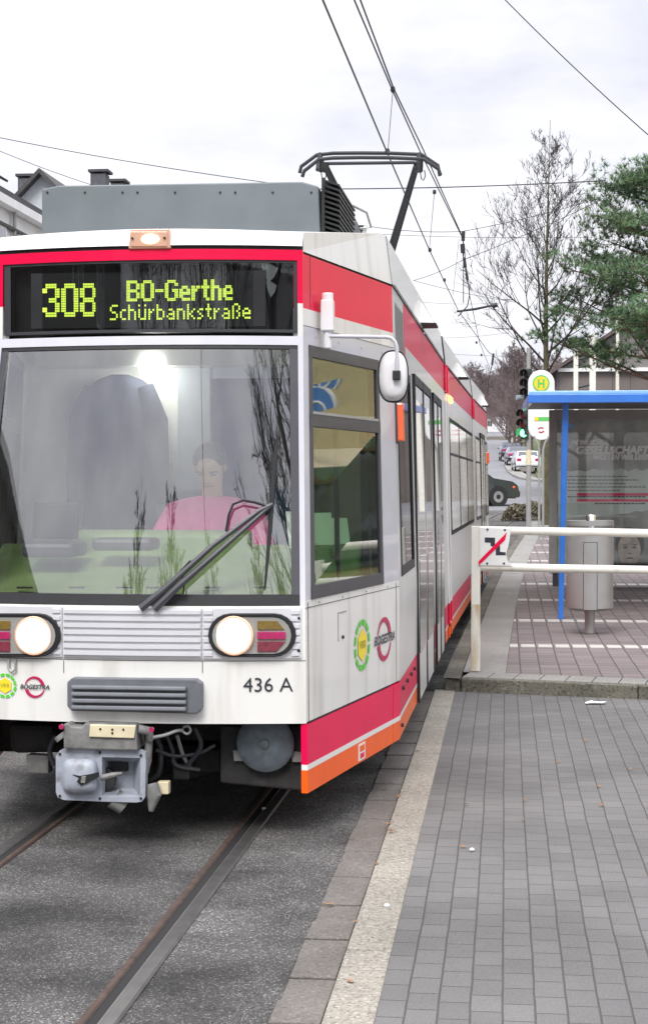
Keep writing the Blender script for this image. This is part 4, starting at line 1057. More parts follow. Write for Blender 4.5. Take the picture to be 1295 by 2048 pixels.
for x, y in ((124, 1453), (304, 1459)): b.lathe([(.012, 0), (.012, .012)], cp(x, y, .03), 10, 0, (0, -1, 0))
build_split(b, 'red_plug', 'tail', coup)
b = MB(); b.tube([cp(303, 1568, -.05), cp(308, 1590, -.04), cp(302, 1622, -.04)], [.032, .036, .012], 12); b.build('air_coupling', 'coupdirty', coup, smooth=True)
b = MB(); b.extrude([cp(x, y, -.08) for x, y in ((314, 1564), (337, 1564), (337, 1589), (316, 1589))], (0, .05, 0)); build_split(b, 'cream_block', 'cream', coup, bevel=.004)
for pts_, r_ in ((((310, 1470), (322, 1500), (318, 1545), (300, 1560)), .012), (((330, 1462), (345, 1500), (352, 1530), (400, 1540)), .010), (((390, 1455), (402, 1490), (384, 1520), (372, 1532)), .011), (((312, 1500), (350, 1512), (398, 1506), (430, 1490)), .009), (((112, 1470), (100, 1500), (108, 1530)), .012)):
    b = MB(); b.tube(curve([low(x, y, -.18 + .02 * k) for k, (x, y) in enumerate(pts_)]), r_, 8); b.build('hose', 'frame', coup, smooth=True)
b = MB()
for x, y in ((120, 1508), (282, 1511), (120, 1592), (282, 1597), (200, 1505), (200, 1597)): b.lathe([(.007, 0), (.006, .005)], cp(x, y, .001), 6, 0, (0, -1, 0))
build_split(b, 'plate_bolt', 'darkmetal', coup)
b = MB(); b.tube([cp(205, 1560, -.05), low(240, 1520, .6)], .06, 12); b.build('draw_bar', 'dark', coup, smooth=True)
b = MB(); b.tube([cp(228, 1596, -.05), cp(250, 1612, -.06)], [.05, .045], 12); b.build('guide_drum', 'coupdirty', coup, smooth=True)
# gong and boxes hidden in the shade
VB = -.15
b = MB(); b.extrude([low(x, y, VB) for x, y in ((440, 1452), (612, 1452), (612, 1583), (440, 1566))], (0, .5, 0)); ub = b.build('equipment_box', 'dark', tram, bevel=.01)
b = MB()
R_ = (low(588, 1490, VB - .04) - low(530, 1490, VB - .04)).length
b.lathe([(R_ * .9, -.02), (R_, 0), (R_ * .99, .010), (R_ * .85, .022), (R_ * .4, .030), (.022, .031), (.02, .042), (.008, .044)], low(531, 1486, VB - .03), 32, 0, (0, -1, 0)); b.build('gong', 'bell', tram, smooth=True)
b = MB()
for x, y in ((474, 1514), (590, 1516)): b.extrude([low(x + dx, y + dy, VB - .02) for dx, dy in ((-8, -14), (14, -10), (14, 8), (-6, 8))], (0, .03, 0))
build_split(b, 'gong_bracket', 'coupdirty', tram)
b = MB(); b.extrude([low(x, y, -.1) for x, y in ((14, 1447), (108, 1450), (104, 1506), (20, 1508))], (0, .3, 0)); b.build('sand_box', 'dark', tram, bevel=.03)
b = MB(); b.extrude([low(x, y, -.12) for x, y in ((52, 1510), (97, 1512), (97, 1548), (54, 1546))], (0, .08, 0)); b.build('dirty_bracket', 'coupdirty', tram, bevel=.006)
b = MB(); b.tube(curve([cp(306, 1475, -.02), cp(330, 1470, -.06), cp(352, 1462, -.08), cp(366, 1460, -.1)]), .008, 8)
b.tube(curve([cp(366, 1455, -.1), cp(376, 1452, -.1), cp(381, 1461, -.1), cp(374, 1468, -.1), cp(364, 1462, -.1)]), .006, 8)
b.tube(curve([low(354, 1470, -.2), low(366, 1510, -.15), low(380, 1535, -.1)]), .009, 8); build_split(b, 'brake_cable', 'alu', tram, smooth=True)
b = MB()
for x0_, x1_, y0_, y1_, v in ((345, 378, 1528, 1560, -.12), (320, 420, 1490, 1520, .2), (300, 435, 1455, 1480, .1), (388, 440, 1500, 1545, .0)):
    b.extrude([low(x, y, v) for x, y in rect(x0_, x1_, y0_, y1_)], (0, .2, 0))
b.tube([low(330, 1552, .1), low(390, 1548, .05), low(440, 1530, .05)], .02, 8); build_split(b, 'brake_gear', 'dark', tram, bevel=.008)
b = MB(); b.box(-.74, .74, .05, .1, .42, .60); b.box(-.8, .8, .8, 7.4, .30, .5); b.box(-1.05, 1.05, 1.5, 7.4, .42, .46); b.box(-.9, .9, .35, .5, .3, .62); build_split(b, 'underframe', 'dark', tram)
for v in (2.0, 3.8):
    for sg in (-1, 1):
        b = MB(); b.lathe([(.20, -.05), (.29, -.05), (.295, .03), (.32, .04), (.32, .06), (.1, .06)], (sg * .53, v, .31), 28, 0, (-sg, 0, 0)); b.build('wheel', 'rust', tram, smooth=True)

# -- roof: air conditioner, pantograph
b = MB(); VA = 1.55
q = [low(83, 458, VA), low(640, 458, VA), low(636, 372, VA), low(603, 363, VA), low(118, 371, VA), low(84, 378, VA)]
for k in (0, 1): q[k].z = ZR - .02
b.extrude(q, (0, .55, 0))
ac = b.build('roof_box', 'acgrey', tram, bevel=.008)
b = MB()
for xx in (95, 170, 245, 275, 350, 440, 470, 545, 622):
    c_ = low(xx, 385, VA - .002); b.lathe([(.007, 0), (.006, .004)], c_, 8, 0, (0, -1, 0))
build_split(b, 'box_fixing', 'dark', ac)
b = MB(); e0, e1 = q[1], q[2]
for k in range(12):
    z = ZR + .03 + k * .029
    b.hexa([(e0.x + .005, VA + .06, z), (e0.x + .10, VA + .08, z - .03), (e0.x + .10, VA + 1.0, z - .03), (e0.x + .005, VA + 1.0, z)],
           [(e0.x + .005, VA + .06, z + .012), (e0.x + .10, VA + .08, z - .018), (e0.x + .10, VA + 1.0, z - .018), (e0.x + .005, VA + 1.0, z + .012)])
build_split(b, 'louvre', 'darkmetal', ac)
b = MB(); b.box(-.9, e0.x + .004, VA + .55, VA + 1.05, ZR, ZR + .33); b.box(e0.x + .005, e0.x + .02, VA + .02, VA + .05, ZR, ZR + .36); b.build('box_casing', 'dark', ac)
b = MB(); b.hexa([(-.5, VA + 1.2, ZR), (e0.x + .1, VA + 1.2, ZR), (e0.x + .1, VA + 3.2, ZR), (-.5, VA + 3.2, ZR)], [(-.5, VA + 1.2, ZR + .31), (e0.x + .09, VA + 1.2, ZR + .30), (e0.x + .09, VA + 3.0, ZR + .05), (-.5, VA + 3.0, ZR + .05)])
b.build('roof_equipment', 'buf', tram, bevel=.01)
b = MB()
for k in range(5): b.tube([(e0.x + .1 + .01 * k, VA + 1.1 + .4 * k, ZR + .02), (e0.x + .13, VA + 1.35 + .4 * k, ZR + .28 - .04 * k)], .014, 6)
b.tube([(e0.x + .08, VA + 1.0, ZR + .36), (e0.x + .16, VA + 1.1, ZR + .33), (e0.x + .17, VA + 1.3, ZR + .27), (e0.x + .1, VA + 1.3, ZR + .26)], .008, 6)
build_split(b, 'roof_conduit', 'alu', tram)
YP = 18.0
pan = thing('pantograph', 'raised black pantograph touching the overhead wire above the tram roof', 'pantograph')
pan.parent = tram; del pan['label']; del pan['category']
bpy.data.objects.remove(pan)
def pp_(x, y, dy=0): return w2l(hit(x, y, 'y', YP + dy))
b = MB()
b.tube([pp_(599, 346), pp_(602, 333), pp_(633, 310), pp_(665, 306.5), pp_(720, 306), pp_(780, 306.5), pp_(842, 309), pp_(875, 331), pp_(879, 352)], .020, 8)
pan = b.build('pantograph', 'wire', tram, smooth=True)
b = MB()
dy = -.35
b.tube([pp_(604, 354, dy), pp_(608, 342, dy), pp_(637, 319, dy), pp_(665, 316, dy), pp_(720, 315, dy), pp_(780, 315.5, dy), pp_(846, 318, dy), pp_(876, 338, dy), pp_(880, 350, dy)], .020, 8)
b.build('contact_strip', 'wire', pan, smooth=True)
b = MB(); b.tube([pp_(655, 327, -.15), pp_(830, 325, -.15)], .018, 8); b.build('cross_bar', 'wire', pan)
for xs_ in (640, 838):
    b = MB(); b.tube([pp_(xs_, 308), pp_(xs_ - 4, 340, -.1)], .03, 8); b.tube([pp_(xs_ + 3, 318, -.35), pp_(xs_ + 2, 342, -.2)], .026, 8)
    xo = xs_ + (12 if xs_ < 700 else -2)
    b.tube([pp_(xo, 325, -.15), pp_(xo, 345, -.15)], .03, 8)
    b.tube([pp_(xs_ + 2, 346, -.1), pp_(xs_ + 4, 358, -.1), pp_(xs_ + 8, 361, -.1), pp_(xs_ + 12, 352, -.1), pp_(xs_ + 10, 340, -.1)], .006, 6); b.build('head_spring', 'darkmetal', pan, smooth=True)
for xa, ya, xb, yb, w0, w1 in ((652, 336, 742, 520, .034, .05), (832, 332, 776, 520, .034, .05)):
    b = MB(); p, q_ = pp_(xa, ya, -.15), pp_(xb, yb, .9); b.tube([p, q_], [w0, w1], 10); b.build('arm', 'wire', pan, smooth=True)
b = MB(); p = pp_(720, 500, .9); b.box(p.x - .5, p.x + .7, p.y - .3, p.y + .6, ZR + .02, ZR + .22); b.tube([pp_(742, 520, .9), pp_(776, 520, .9)], .05, 8)
b.tube([pp_(760, 520, .9), Vector((p.x + .1, p.y + 1.5, ZR + .2))], .06, 8); b.build('pantograph_base', 'darkmetal', pan)
b = MB(); p = w2l(hit(724, 458, 'y', 12)); b.box(p.x - .02, p.x + .02, p.y - .05, p.y + .05, ZR, p.z + .02); b.build('roof_knob', 'black', tram)

# ------------------------------------------------------------------ driver, jacket
def skin(name, V, E, root, m, parent=None, sub=2):
    me = bpy.data.meshes.new(name); me.from_pydata([v[0] for v in V], E, []); me.update(); me.materials.append(M[m])
    o = bpy.data.objects.new(name, me); col.objects.link(o)
    if parent is not None: o.parent = parent
    md = o.modifiers.new('skin', 'SKIN'); md.use_smooth_shade = True
    if not me.skin_vertices: 
        bm = bmesh.new(); bm.from_mesh(me); bm.verts.layers.skin.verify(); bm.to_mesh(me); bm.free()
    for i, (p, r) in enumerate(V):
        sv = me.skin_vertices[0].data[i]; sv.radius = r if isinstance(r, tuple) else (r, r); sv.use_root = (i == root)
    s_ = o.modifiers.new('sub', 'SUBSURF'); s_.levels = sub; s_.render_levels = sub
    return o
U0, VD = .16, .80                                    # driver seated behind the desk
per = thing('person', 'seated tram driver in a pink sweater looking down behind the windscreen', 'person', l2w((U0, VD, 0)), -TA)
zS = 1.50
V = [((0, .02, 1.08), (.16, .11)), ((0, .03, 1.28), (.16, .11)), ((0, .02, 1.46), (.17, .10)), ((0, 0, 1.56), (.06, .055)), ((0, -.03, 1.63), (.058, .058)),
     ((0, -.045, 1.70), (.066, .075)), ((0, -.035, 1.78), (.082, .098)), ((0, -.02, 1.855), (.062, .072)),
     ((.20, .01, 1.485), .062), ((.27, -.10, 1.30), .052), ((.17, -.30, 1.22), .042), ((.12, -.37, 1.22), .030), ((.09, -.43, 1.215), .026),
     ((-.20, .01, 1.485), .062), ((-.27, -.10, 1.30), .052), ((-.17, -.30, 1.22), .042), ((-.12, -.37, 1.22), .030), ((-.09, -.43, 1.215), .026),
     ((.10, -.10, 1.06), .09), ((.12, -.45, 1.08), .07), ((-.10, -.10, 1.06), .09), ((-.12, -.45, 1.08), .07)]
E_ = [(0, 1), (1, 2), (2, 3), (3, 4), (4, 5), (5, 6), (6, 7), (2, 8), (8, 9), (9, 10), (10, 11), (11, 12), (2, 13), (13, 14), (14, 15), (15, 16), (16, 17), (0, 18), (18, 19), (0, 20), (20, 21)]
HC = Vector((0, -.03, 1.72)); HR = Matrix.Rotation(R(32), 3, 'X')
def nod(p): return HR @ (Vector(p) - HC) + HC + Vector((0, -.035, -.02))
V = [((tuple(nod(p)) if p[2] > 1.69 and abs(p[0]) < .01 else p), r) for p, r in V]
skin('body', V, E_, 0, 'skin', per)
b = MB()                                             # face details: nose, brows, eyes, mouth, ears
b.hexa([(-.014, -.125, 1.735), (.014, -.125, 1.735), (.010, -.11, 1.745), (-.010, -.11, 1.745)], [(-.006, -.125, 1.785), (.006, -.125, 1.785), (.006, -.11, 1.79), (-.006, -.11, 1.79)])
for sg in (-1, 1): b.ell((sg * .078, -.02, 1.765), (.010, .020, .028), 10, 6)
b.build('face_relief', 'skin', per, smooth=True, xf=nod)
b = MB()
for sg in (-1, 1):
    b.tube([(sg * .015, -.128, 1.792), (sg * .035, -.128, 1.797), (sg * .055, -.115, 1.79)], .005, 6); b.ell((sg * .033, -.120, 1.775), (.014, .008, .005), 8, 6)
b.tube([(-.026, -.118, 1.705), (0, -.125, 1.708), (.026, -.118, 1.705)], .004, 6); b.build('brows_and_mouth', 'hair', per, xf=nod)
b = MB()
rows = []
for a in range(9):
    t = math.pi * .5 * a / 8; rows.append([Vector((.090 * math.sin(t) * math.cos(p), -.018 + .108 * math.sin(t) * math.sin(p) + .012, 1.80 + .088 * math.cos(t) - (.06 if math.sin(p) > -.2 and a == 8 else 0))) for p in [2 * math.pi * j / 20 for j in range(21)] ])
rows = [[p if p.y > -.075 else Vector((p.x * .9, -.075, p.z + .01)) for p in r] for r in rows]
b.grid(rows); b.build('hair', 'hair', per, smooth=True, xf=nod)
V2 = [((0, .02, 1.06), (.21, .16)), ((0, .03, 1.28), (.21, .16)), ((0, .02, 1.45), (.215, .14)), ((0, .0, 1.60), (.085, .085)),
      ((.205, .01, 1.475), .095), ((.285, -.10, 1.29), .074), ((.18, -.30, 1.215), .058), ((-.205, .01, 1.475), .095), ((-.285, -.10, 1.29), .074), ((-.18, -.30, 1.215), .058)]
skin('sweater', V2, [(0, 1), (1, 2), (2, 3), (2, 4), (4, 5), (5, 6), (2, 7), (7, 8), (8, 9)], 0, 'sweater', per)
b = MB(); c = Vector((-.46, 1.30, 0))               # jacket hanging on the cab wall
jk = thing('jacket', 'dark navy jacket hanging on the cab wall beside the driver', 'jacket', l2w((-.46, 1.30, 1.40)), -TA)
rows = []
for z, w, d in ((.86, .05, .03), (.83, .13, .05), (.78, .19, .07), (.6, .20, .08), (.3, .19, .085), (.1, .205, .09), (0.02, .215, .085), (0, .20, .06)):
    rows.append([Vector((math.cos(t) * w * (1 + .04 * math.sin(5 * t)), math.sin(t) * d * (1 + .16 * math.sin(6 * t + z * 3) + .08 * math.sin(11 * t - z * 5)), z)) for t in [2 * math.pi * k / 28 for k in range(29)]])
b.grid(rows); b.face(rows[0][:-1]); b.build('coat', 'jacket', jk, smooth=True)
for sg in (-1, 1):
    b = MB(); b.tube([(sg * .15, -.02, .79), (sg * .22, -.03, .6), (sg * .235, -.04, .3), (sg * .24, -.04, .14)], [.05, .062, .058, .05], 12); b.build('sleeve', 'jacket', jk, smooth=True)

# ------------------------------------------------------------------ white railing with its sign, on the platform's front edge
def at(x, y, Y): return hit(x, y, 'y', Y)
f0 = hit(950, 1342, 'z', PT + .004); SK = -.10
def fpl(x, y, off=0):                                # photo pixel -> point of the railing's vertical plane
    d = Vector(ray(x, y)); n = Vector((SK, -1, 0)).normalized(); o = Vector((0, 0, H))
    return o + d * ((f0 - o).dot(n) / d.dot(n)) + n * off
rail = thing('railing', 'white two rail tube barrier with rust at the foot of its post', 'railing', f0)
def loc(o, ps): return [Vector(p) - o for p in ps]
b = MB(); zt_ = fpl(950, 1052).z - f0.z
b.box(-.035, .037, -.035, .035, zt_ * .46, zt_, 0); b.box(-.0352, .0372, -.0352, .0352, 0, zt_ * .46, 1); b.build('post', ['railwhite', 'railrust'], rail, bevel=.004)
for ya, yb, in ((1060.5, 1066.5), (1134, 1140)):
    b = MB(); p, q = fpl(960, ya) - f0, fpl(1290, yb) - f0; q = p + (q - p) * 2.2
    b.tube([p, q], .033, 12); b.build('rail', 'railwhite', rail, smooth=True)
b = MB(); p = fpl(1290, 1066) - f0; b.box(p.x + 1.2, p.x + 1.27, p.y - .16, p.y - .09, -.02, zt_); b.build('post', 'railwhite', rail, bevel=.006)
sp_ = thing('sign_plate', 'white plate with a black tram track symbol crossed out in red, bolted to the barrier', 'sign', fpl(990, 1093))
o_ = fpl(990, 1093)
b = MB(); b.extrude(loc(o_, [fpl(x, y, .042) for x, y in ((960, 1055), (1018, 1057), (1022, 1058), (1017, 1090), (1012, 1108), (1016, 1122), (1024, 1131), (960, 1130))]), (0, .004, 0)); b.build('plate', 'signwhite', sp_)
def cpx(x, y, o): return fpl(890 + .3127 * x, 1000 + .3127 * y, o)
b = MB()
for P in (((255, 238), (320, 240), (320, 300), (292, 292), (292, 272), (255, 270)), ((325, 298), (352, 290), (352, 330), (388, 333), (388, 352), (325, 352))):
    b.extrude(loc(o_, [cpx(x, y, .044) for x, y in P]), (0, .002, 0))
b.build('track_symbol', 'ink', sp_)
b = MB(); b.extrude(loc(o_, [cpx(x, y, .046) for x, y in ((216, 390), (396, 205), (384, 255), (216, 418))]), (0, .002, 0)); b.build('red_bar', 'red', sp_)
b = MB()
for x, y in ((272, 188), (383, 190), (270, 404), (377, 404)): b.lathe([(.009, 0), (.007, .006)], cpx(x, y, .043) - o_, 10, 0, (0, -1, 0))
build_split(b, 'bolt', 'black', sp_)

# ------------------------------------------------------------------ litter bin
c0 = hit(1178, 1268, 'z', PT); k = 3400 / c0.y
bin_ = thing('litter_bin', 'round brushed steel litter bin on a single post behind the white barrier', 'litter bin', c0)
zz = lambda y: H + (965 - y) / k - c0.z
b = MB(); b.lathe([(.04, 0), (.05, .01), (.05, zz(1212))], (0, 0, 0), 24); b.build('post', 'steel', bin_, smooth=True)
b = MB(); b.lathe([(.2, zz(1217)), (.235, zz(1212)), (.235, zz(1055)), (.225, zz(1053)), (.225, zz(1058)), (.05, zz(1058))], (0, 0, 0), 40); b.build('drum', 'steel', bin_, smooth=True)
b = MB()
for a0, a1, z0, z1 in ((-.30, .28, zz(1214), zz(1082)),):
    P = [(math.sin(-.02 + a0 + (a1 - a0) * j / 6) * .238, -math.cos(-.02 + a0 + (a1 - a0) * j / 6) * .238) for j in range(7)]
    b.grid([[(x, y, z0) for x, y in P], [(x, y, z1) for x, y in P]])
    b.grid([[(x, y, z1) for x, y in P], [(x * .96, y * .96, z1) for x, y in P]])
    for i in (0, -1): b.grid([[(P[i][0], P[i][1], z0), (P[i][0] * .97, P[i][1] * .97, z0)], [(P[i][0], P[i][1], z1), (P[i][0] * .97, P[i][1] * .97, z1)]])
for a in (a0, a1):
    t = -.02 + a; b.tube([(math.sin(t) * .2385, -math.cos(t) * .2385, z0), (math.sin(t) * .2385, -math.cos(t) * .2385, z1)], .0035, 6, 1)
b.tube([(x * 1.001, y * 1.001, z1) for x, y in P], .0035, 6, 1)
b.build('flap', ['steel', 'frame'], bin_)
b = MB(); b.lathe([(.236, zz(1050)), (.24, zz(1050)), (.24, zz(1040)), (.236, zz(1040))], (0, 0, 0), 40); b.lathe([(.235, zz(1053)), (.235, zz(1051))], (0, 0, 0), 40)
b.build('hood_ring', 'steel', bin_, smooth=True)
b = MB(); b.lathe([(.048, zz(1058)), (.048, zz(1030)), (.04, zz(1028))], (0, -.19, 0), 20); b.build('ash_tube', 'chrome', bin_, smooth=True)

# ------------------------------------------------------------------ bus shelter
YS, YB = 18.9, 24.3
sh = thing('bus_shelter', 'blue framed waiting shelter with a large poster panel beside the platform', 'shelter', (0, 0, 0))
b = MB(); p = hit(1120, 1239, 'z', PT); t = at(1130, 806, YS)
b.hexa([(p.x - .03, p.y - .03, PT), (p.x + .03, p.y - .03, PT), (p.x + .03, p.y + .03, PT), (p.x - .03, p.y + .03, PT)], [(t.x - .035, t.y - .03, t.z + .02), (t.x + .035, t.y - .03, t.z + .02), (t.x + .035, t.y + .03, t.z + .02), (t.x - .035, t.y + .03, t.z + .02)])
b.build('post', 'blue', sh, bevel=.008)
b = MB(); b.box(2.6, 2.66, YS - .03, YS + .03, PT, 2.55); b.build('post', 'blue', sh)
xl = at(1055, 800, YS - .2).x; z0 = at(1055, 806, YS - .2).z; z1 = at(1055, 789, YS - .2).z; z2 = at(1055, 782, YS - .2).z
b = MB(); b.box(xl, 3.2, YS - .22, YS - .14, z0, z1, 0); b.box(xl + .01, 3.2, YS - .20, YS - .08, z1 + .001, z2, 1)
b.hexa([(xl, YS - .138, z0), (xl + .05, YS - .138, z0), (xl + .05, YB + .5, z0 + .17), (xl, YB + .5, z0 + .17)], [(xl, YS - .138, z1), (xl + .05, YS - .138, z1), (xl + .05, YB + .5, z1 + .17), (xl, YB + .5, z1 + .17)], 0)
b.build('fascia', ['blue', 'bluetop'], sh, bevel=.006)
b = MB()
b.hexa([(xl + .052, YS - .13, z0 + .02), (3.2, YS - .13, z0 + .02), (3.2, YB + .5, z0 + .19), (xl + .052, YB + .5, z0 + .19)], [(xl + .052, YS - .13, z1 - .02), (3.2, YS - .13, z1 - .02), (3.2, YB + .5, z1 + .14), (xl + .052, YB + .5, z1 + .14)])
b.build('roof', 'frame', sh)
def sb(name, m, r, off=0, th=.04, parent=None, bevel=0):
    b = MB(); b.extrude([at(x, y, YB - off) for x, y in rect(*r)], (0, th, 0)); return b.build(name, m, parent or sh, bevel=bevel)
pf = MB()
for r in ((1097, 1113, 820, 1147), (1113, 1420, 820, 838), (1113, 1420, 1141, 1147), (1404, 1420, 838, 1141)): pf.extrude([at(x, y, YB) for x, y in rect(*r)], (0, .12, 0))
pframe = pf.build('poster_frame', 'alu', sh, bevel=.01)
sb('poster_sheet', 'poster', (1112, 1406, 836, 1142), -.06, .02, pframe)
b = MB(); o = -.055
P = [(1115, 944)]
rnd = random.Random(3)
top = [(1115 + 14 * k, 944 - 3 * (k % 2) - .35 * k + rnd.uniform(-2, 2)) for k in range(21)]; bot = [(1115 + 14 * k, 1036 - (max(0, k - 3)) * 1.6 + rnd.uniform(-3, 3)) for k in range(21)]
b.extrude([at(x, y, YB + .055) for x, y in top + bot[::-1]], (0, .002, 0)); b.build('torn_paper', 'posterlight', pframe)
def ptext(s, x, y, hpx, m, name, al='LEFT', shear=.2, bold=.01):
    vs, fs = text2d(s, hpx / 3400 * YB * 1.38, shear, bold, al); b = MB(); c = at(x, y, YB + .05)
    put2d(b, vs, fs, lambda u, v: (c.x + u, c.y, c.z + v)); b.build(name, m, pframe)
ptext('IN WELCHER', 1140, 885, 9, 'postertext', 'poster_heading')
ptext('GESELLSCHAFT', 1150, 901, 15, 'postertext', 'poster_heading')
ptext('WOLLEN WIR LEBEN?', 1184, 915, 9, 'postertext', 'poster_heading')
b = MB()
for k, (y, e) in enumerate(((953, 1254), (960, 1276), (967, 1250), (974, 1290), (981, 1240))):
    x = 1134
    rr = random.Random(k)
    while x < e:
        w = rr.uniform(4, 12); b.extrude([at(q, r, YB + .051) for q, r in rect(x, min(e, x + w), y - 1.2, y + 1.2)], (0, .002, 0)); x += w + 1.6
b.build('small_print', 'postergrey', pframe)
b = MB()
for y, x0_ in ((989, 1152), (1001, 1152)): b.extrude([at(x, q, YB + .05) for x, q in rect(x0_, 1400, y - 2.6, y + 2.6)], (0, .003, 0))
b.build('red_bar', 'posterred', pframe)
b = MB()
for y, a, c in ((993.5, 1134, 1290), (1007, 1188, 1284)):
    x = a; rr = random.Random(y)
    while x < c: w = rr.uniform(3, 8); b.extrude([at(q, r, YB + .05) for q, r in rect(x, x + w, y - 1.2, y + 1.2)], (0, .002, 0)); x += w + 1.5
b.build('small_print', 'ink', pframe)
def oval(cx_, cy_, rx, ry, n=20, off=.05, q=1): return [at(cx_ + rx * math.cos(2 * math.pi * k / n), cy_ + ry * math.sin(2 * math.pi * k / n) * (1 if math.sin(2 * math.pi * k / n) > 0 else q), YB + off) for k in range(n)]
b = MB()                                             # a child's face printed low on the poster
b.extrude(oval(1258, 1088, 29, 34), (0, .001, 0), 1)
b.extrude(oval(1257, 1100, 23, 33, off=.046), (0, .001, 0), 0)
for P in ((1249, 1095, 5, 2), (1267, 1095, 5, 2), (1258, 1107, 3.5, 1.5), (1258, 1116, 8, 1.8), (1249, 1090, 6, 1.1), (1268, 1090, 6, 1.1)): b.extrude(oval(*P, n=10, off=.043), (0, .001, 0), 1)
b.build('printed_portrait', ['face', 'facedark'], pframe)
b = MB(); b.face([at(x, y, YB - .001) for x, y in rect(1113, 1404, 838, 1141)]); b.build('poster_glass', 'shelterglass', pframe)
sb('leg', 'frame', (1104, 1116, 1147, 1178), -.02, .08); sb('leg', 'frame', (1396, 1408, 1147, 1178), -.02, .08)
b = MB(); b.extrude([at(x, y, YB - .6) for x, y in rect(1133, 1146, 848, 857)], (0, .006, 0), 0); b.build('notice', 'bluetop', sh)
b = MB(); b.box(at(1200, 1150, YB - .3).x, 2.9, YB - .5, YB - .15, .48, .53); b.box(2.0, 2.06, YB - .4, YB - .2, PT, .48); b.build('bench', 'darkmetal', sh, bevel=.01)

# ------------------------------------------------------------------ tram stop sign
YH = 36.0; hb = Vector((at(1081, 1083, YH).x, YH, gz(YH) + PT))
st = thing('stop_sign', 'white rounded stop sign with a green and yellow H on a double pole', 'sign', hb)
def sp2(x, y, o=0): return at(x, y, YH - o) - hb
b = MB()
for x, xt in ((1077, 1066), (1085, 1097)): b.tube([sp2(x, 1084), sp2(x, 900), sp2(x + (xt - x) * .3, 886), sp2(xt, 872)], .024, 8)
b.build('pole', 'alu', st, smooth=True)
def capsule(x0, x1, y0, y1, o, th, mb, m=0, n=14):
    r = (x1 - x0) / 2; cx_ = (x0 + x1) / 2; P = [(cx_ + r * math.cos(math.pi * k / n), y0 + r - r * math.sin(math.pi * k / n)) for k in range(n + 1)] + [(cx_ - r * math.cos(math.pi * k / n), y1 - r + r * math.sin(math.pi * k / n)) for k in range(n + 1)]
    mb.extrude([sp2(x, y, o) for x, y in P], (0, th, 0), m)
b = MB(); capsule(1055, 1108, 740, 880, 0, .10, b); b.build('panel', 'signwhite', st, bevel=.01)
b = MB()
def disc(x, y, r, o, m): b.extrude([sp2(x + r * math.cos(2 * math.pi * k / 24), y + r * math.sin(2 * math.pi * k / 24), o) for k in range(24)], (0, .004, 0), m)
disc(1081, 767, 17, .006, 0); disc(1081, 767, 14, .009, 1); disc(1081, 767, 13, .011, 1)
for r in ((1074, 1078, 758, 776), (1084, 1088, 758, 776), (1078, 1084, 765, 769)): b.extrude([sp2(x, y, .015) for x, y in rect(*r)], (0, .003, 0), 0)
b.extrude([sp2(x, y, .006) for x, y in rect(1068, 1101, 834, 842)], (0, .004, 0), 2); disc(1072, 838, 4, .011, 1)
for t0 in (20, 200):
    P = [(1081 + 7 * math.cos(R(t0 + a)) , 860 + 6 * math.sin(R(t0 + a))) for a in range(0, 140, 20)] + [(1081 + 4.5 * math.cos(R(t0 + a)), 860 + 3.5 * math.sin(R(t0 + a))) for a in range(120, -1, -20)]
    b.extrude([sp2(x, y, .006) for x, y in P], (0, .003, 0), 3)
M['signgreen'] = mat('sign green', (.12, .52, .12), .4); M['signyellow'] = mat('sign yellow', (.92, .62, .03), .4)
b.build('emblem', ['signgreen', 'signyellow', 'signgreen', 'crimson'], st)

# ------------------------------------------------------------------ traffic signal
YT = 47.0; tb = Vector((at(1056, 1050, YT).x, YT, gz(YT)))
tl = thing('traffic_light', 'grey traffic light pole with a lit green lamp beside the stop sign', 'traffic light', tb)
def tp(x, y, o=0): return at(x, y, YT - o) - tb
b = MB(); b.tube([Vector((0, 0, 0)), tp(1056, 696)], [.075, .06], 10); b.build('pole', 'alu', tl, smooth=True)
for (x, ys_, lit) in ((1043, (828, 847, 866), (0, 0, 1)), (1050, (748, 767, 786), (2, 2, 2))):
    b = MB(); b.extrude([tp(q, r, .12) for q, r in rect(x - 3, x + 13, ys_[0] - 11, ys_[2] + 12)], (0, .18, 0)); b.tube([tp(x + 8, ys_[1]), tp(1056, ys_[1])], .04, 6)
    hd = b.build('signal_head', 'traffic', tl, bevel=.02)
    for y, l_ in zip(ys_, lit):
        b = MB(); c = tp(x + 3, y, .13); b.lathe([(.11, 0), (.10, .02), (.05, .035)], c, 16, 0, (-.5, -1, 0)); b.build('lamp', 'lampgreen' if l_ == 1 else ('lampred' if l_ == 0 else 'black'), hd, smooth=True)
        b = MB(); ax = Vector((-.5, -1, 0)).normalized(); sd2 = Vector((1, -.5, 0)).normalized(); r0, r1 = [], []
        for j in range(11):
            t = R(-30 + 240 * j / 10); q = c + (sd2 * math.cos(t) + Vector((0, 0, 1)) * math.sin(t)) * .125
            r0.append(q); r1.append(q + ax * .22)
        b.grid([r0, r1]); b.build('visor', 'traffic', hd)
b = MB(); b.tube([tp(1032, 795, .1), tp(1050, 795)], .07, 10); b.build('acoustic_unit', 'coup', tl, smooth=True)
b = MB(); b.tube([tp(1056, 900), tp(1056, 930)], .078, 10, 0); b.build('sticker', 'cream', tl)

